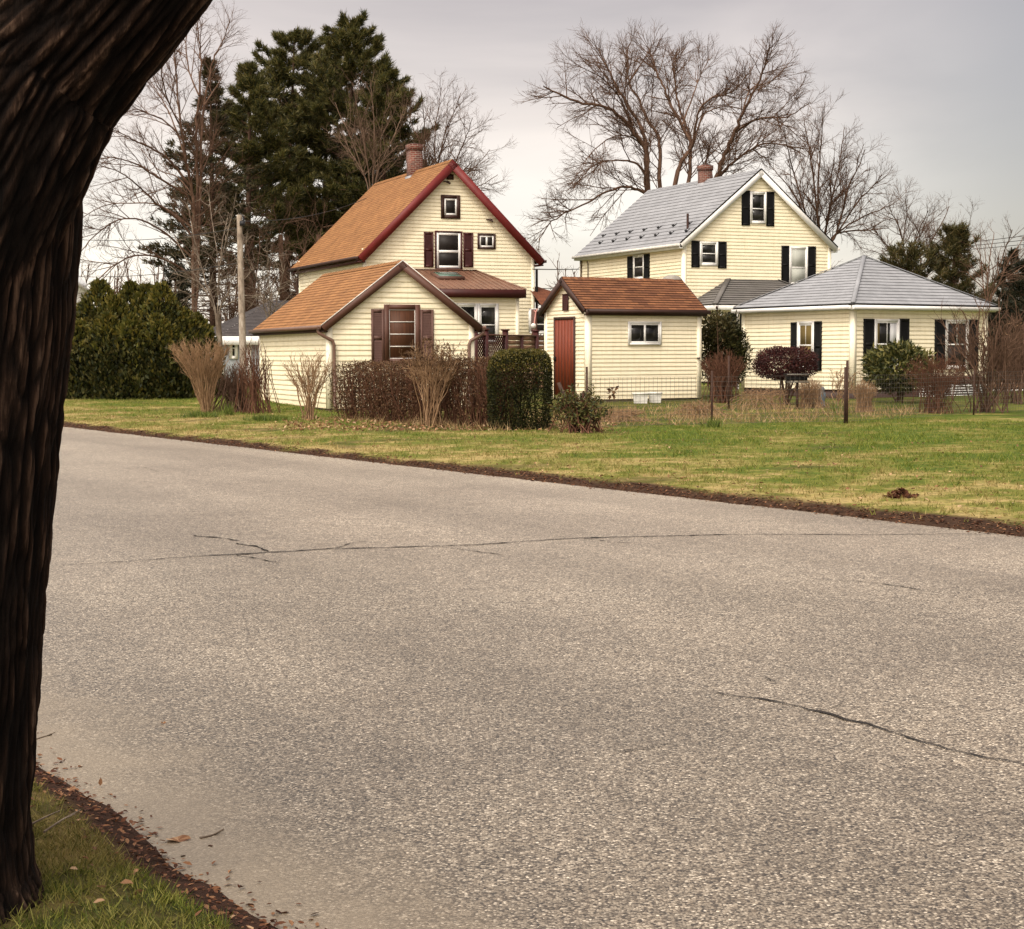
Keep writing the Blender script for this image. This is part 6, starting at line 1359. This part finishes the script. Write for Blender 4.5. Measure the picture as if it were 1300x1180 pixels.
def verge_leaf():
    s = rng.uniform(2, 8); t = rng.uniform(.15, 1.8); p = rp(s, N0 - t); p[2] = zverge(p[0], p[1]) + .015; return p
litter(420, verge_leaf, 'verge_leaf_scatter', 'dead leaves scattered over the verge grass', .028, .6, 'deadleaf')
def bed():
    s = rng.uniform(10, 48); p = rp(s, N1 + rng.uniform(5, 20)); ft = fence_t(p[0], p[1])
    if not (-.2 < ft < 9) or p[0] < -12 or p[1] > 50 or p[0] > .36 * p[1]: return None
    p[2] = zg(p[0], p[1]); return p
Pt = scatter(26000, bed); mb = MB(); n = len(Pt)
kk = np.array([fnoise(p[0], p[1], .9, 33) for p in Pt]); sel = rng.random(n) < np.clip(.45 + kk, .08, 1); Pt = Pt[sel]; n = len(Pt)
mb.blades(np.repeat(Pt, 2, 0), rng.normal(size=(2 * n, 3)) * P(.5, .5, .1) + P(0, 0, .9), .20 * rng.uniform(.25, 1.5, 2 * n), .014)
tag(mb.build('dry_grass', M['straw']), 'dry straw and dead stalks in the fenced garden', 'dry grass', kind='stuff')
def bed_leaf():
    x = rng.uniform(360, 780); y = rng.uniform(532, 548); p = gpl(x, y); return p
litter(2600, bed_leaf, 'hedge_leaf_litter', 'fallen brown leaves under the hedge and shrubs', .07, .6, 'deadleaf', .02, .5)
# leaf heaps on the lawn
def heap(px_, py_, w_, h_, lb):
    c = gpl(px_, py_); s_ = c[1] / F_PX; n = 420; Pt = c + rng.normal(size=(n, 3)) * P(w_ * s_ * .28, w_ * s_ * .28, 0); r2 = ((Pt - c)[:, :2] ** 2).sum(1) / (w_ * s_ * .4) ** 2; Pt[:, 2] = c[2] + .02 + np.maximum(0, (h_ * s_) * (1 - r2)) * rng.random(n)
    mb = MB(); mb.leaves(Pt, rng.normal(size=(n, 3)) * P(1, 1, .3), .05, .035); tag(mb.build('leaf_heap', M['litter'], None, P(c[0], c[1], 0)), lb, 'leaves')
heap(1142, 632, 24, 9, 'small dark heap of dead leaves near the right of the lawn'); pass
def stick(pix, lb, r=.006, zf=None):
    q = []
    for (x, y) in pix:
        z = .03
        for _ in range(5): p = gp(x, y, z); z = (road_z(p) if sn(p)[1] > N0 else zverge(p[0], p[1]) + .03)
        q.append(P(p[0], p[1], z + r))
    mb = MB(); q = smooth_pts(q, 4); mb.tube(q, np.linspace(r, r * .4, len(q)), 7, True); k = q[len(q) // 2]; mb.tube([k, k + P(.03, .035, .008)], r * .5, 5); tag(mb.build('twig', M['twig_grey'], None, P(q[0][0], q[0][1], 0)), lb, 'twig')
stick([(254, 1066), (270, 1062), (284, 1054)], 'short grey twig lying on the asphalt by the verge', .0045)
stick([(40, 1048), (60, 1038), (74, 1032)], 'thin twig in the verge grass, closer to the trunk', .004); stick([(56, 1058), (80, 1042), (102, 1030)], 'long thin twig slanting across the verge grass', .004)
stick([(46, 940), (58, 936), (66, 934)], 'tiny dark twig at the road edge beside the trunk', .004)
def big_leaf(px_, py_, s_, lb):
    p = gp(px_, py_, .03); z = zverge(p[0], p[1]) + .03 if sn(p)[1] < N0 else road_z(p) + .003; p[2] = z; mb = MB(); pts_ = []
    for k in range(14): t = 2 * math.pi * k / 14; r_ = s_ * (1 + .32 * math.cos(5 * t)) * (1 + .2 * rng.normal()); pts_.append(p + P(r_ * math.cos(t), r_ * math.sin(t) * .9, .006 * math.sin(2 * t) + .006))
    for k in range(14): mb.poly([p, pts_[k], pts_[(k + 1) % 14]])
    tag(mb.build('fallen_leaf', M['deadleaf'], None, p), lb, 'leaf')
big_leaf(226, 1057, .036, 'large pale fallen leaf at the tip of the verge by the road'); big_leaf(88, 1019, .022, 'pale curled fallen leaf in the verge grass'); big_leaf(207, 914, .010, 'tiny white scrap on the asphalt near the verge')

for o in list(col.objects):
    if o.parent is None and o.get('category'):
        nm = o.name.split('.')[0]
        gmap = {'pine_tree': 'pines behind the orange-roofed house', 'cedar_tree': 'cedars behind the cottage', 'spruce_tree': 'spruces at the right edge', 'planter': 'planters by the shed', 'overhead_wire': 'overhead wires', 'bare_tree': 'bare trees behind the houses', 'twiggy_shrub': 'bare shrubs round the houses', 'bulb_plant': 'spring bulbs in the beds', 'dead_perennial': 'dead perennials in the fenced garden', 'stake': 'stakes by the shed', 'twig': 'twigs on the ground by the verge', 'fallen_leaf': 'large fallen leaves near the verge', 'yew_shrub': 'yews beside the shed', 'house': 'cream houses'}
        if nm in gmap: o['group'] = gmap[nm]
        if str(o.get('label', '')).startswith(('low green leaves', 'low yellow-green leaves')): o['kind'] = 'stuff'
# ------------------------------------------------------------------ sky and light
SUN_EL, SUN_AZ = R(48), R(205)            # azimuth clockwise from +Y: behind the camera, a little to the left
w = bpy.data.worlds.new("World"); sc.world = w; w.use_nodes = True; nt = w.node_tree; nt.nodes.clear()
out = nt.nodes.new("ShaderNodeOutputWorld")
sky = nt.nodes.new("ShaderNodeTexSky"); sky.sky_type = 'NISHITA'; sky.sun_disc = False; sky.sun_elevation = SUN_EL; sky.sun_rotation = SUN_AZ
b1 = nt.nodes.new("ShaderNodeBackground"); b1.inputs[1].default_value = .05; nt.links.new(mixc(nt, sky.outputs[0], (1.0, .90, .80), 1.0, 'MULTIPLY'), b1.inputs[0])   # the blue is filtered by the overcast
tc = nt.nodes.new("ShaderNodeTexCoord"); mp = nt.nodes.new("ShaderNodeMapping"); mp.inputs['Scale'].default_value = (1.2, 1.2, 5.5); nt.links.new(tc.outputs['Generated'], mp.inputs[0])
nz = N(nt, "ShaderNodeTexNoise"); nz.inputs['Scale'].default_value = 2.3; nz.inputs['Detail'].default_value = 6; nz.inputs['Roughness'].default_value = .5; nz.inputs['Distortion'].default_value = .35; nt.links.new(mp.outputs[0], nz.inputs['Vector'])
sx = nt.nodes.new("ShaderNodeSeparateXYZ"); nt.links.new(tc.outputs['Generated'], sx.inputs[0])
el = ramp(nt, [(0, (.97, .885, .80)), (.07, (.93, .85, .77)), (.14, (.80, .665, .58)), (.22, (.62, .51, .45)), (.42, (1.0, .91, .80)), (1, (1.0, .91, .80))]); nt.links.new(sx.outputs[2], el.inputs[0])
cl = ramp(nt, [(.30, (.70, .685, .695)), (.48, (.93, .925, .93)), (.64, (1.10, 1.09, 1.085))]); nt.links.new(nz.outputs[0], cl.inputs[0])
cc = mixc(nt, el.outputs[0], cl.outputs[0], 1.0, 'MULTIPLY')
az = N(nt, "ShaderNodeMapRange"); az.interpolation_type = 'SMOOTHSTEP'; nt.links.new(sx.outputs[0], az.inputs[0]); az.inputs[1].default_value = .13; az.inputs[2].default_value = .31; az.inputs[3].default_value = 0; az.inputs[4].default_value = .95
cc = mixc(nt, cc, (.33, .28, .26), az.outputs[0])
# broad bright lobe added round the sun direction to lift the facades
SD_ = (math.sin(SUN_AZ) * math.cos(SUN_EL), math.cos(SUN_AZ) * math.cos(SUN_EL), math.sin(SUN_EL))
dp = N(nt, "ShaderNodeVectorMath", operation='DOT_PRODUCT'); nt.links.new(tc.outputs['Generated'], dp.inputs[0]); dp.inputs[1].default_value = SD_
gl_ = N(nt, "ShaderNodeMapRange"); gl_.interpolation_type = 'SMOOTHSTEP'; nt.links.new(dp.outputs['Value'], gl_.inputs[0]); gl_.inputs[1].default_value = .05; gl_.inputs[2].default_value = 1; gl_.inputs[3].default_value = 1; gl_.inputs[4].default_value = 3.0
vm = N(nt, "ShaderNodeVectorMath", operation='SCALE'); nt.links.new(cc, vm.inputs[0]); nt.links.new(gl_.outputs[0], vm.inputs['Scale']); cc = vm.outputs[0]
b2 = nt.nodes.new("ShaderNodeBackground"); nt.links.new(cc, b2.inputs[0]); 
zen = N(nt, "ShaderNodeMapRange"); nt.links.new(sx.outputs[2], zen.inputs[0]); zen.inputs[1].default_value = .3; zen.inputs[2].default_value = .9; zen.inputs[3].default_value = .92; zen.inputs[4].default_value = 1.5; nt.links.new(zen.outputs[0], b2.inputs[1])
ad = nt.nodes.new("ShaderNodeAddShader"); nt.links.new(b1.outputs[0], ad.inputs[0]); nt.links.new(b2.outputs[0], ad.inputs[1]); nt.links.new(ad.outputs[0], out.inputs[0])
sd = bpy.data.lights.new("sun", 'SUN'); sd.energy = 1.5; sd.angle = R(12); sd.color = (1.0, .93, .82)
so = bpy.data.objects.new("sun", sd); col.objects.link(so); so.location = (0, -10, 30)
dirv = Vector((math.sin(SUN_AZ) * math.cos(SUN_EL), math.cos(SUN_AZ) * math.cos(SUN_EL), math.sin(SUN_EL)))
so.rotation_euler = dirv.to_track_quat('Z', 'Y').to_euler()
sc.view_settings.view_transform = 'Standard'; sc.view_settings.look = 'None'; sc.view_settings.exposure = 0; sc.view_settings.gamma = 1
sc.render.engine = 'CYCLES'; sc.cycles.use_denoising = True; sc.cycles.max_bounces = 6; sc.cycles.transparent_max_bounces = 4
sc.render.resolution_x, sc.render.resolution_y = 1024, 929
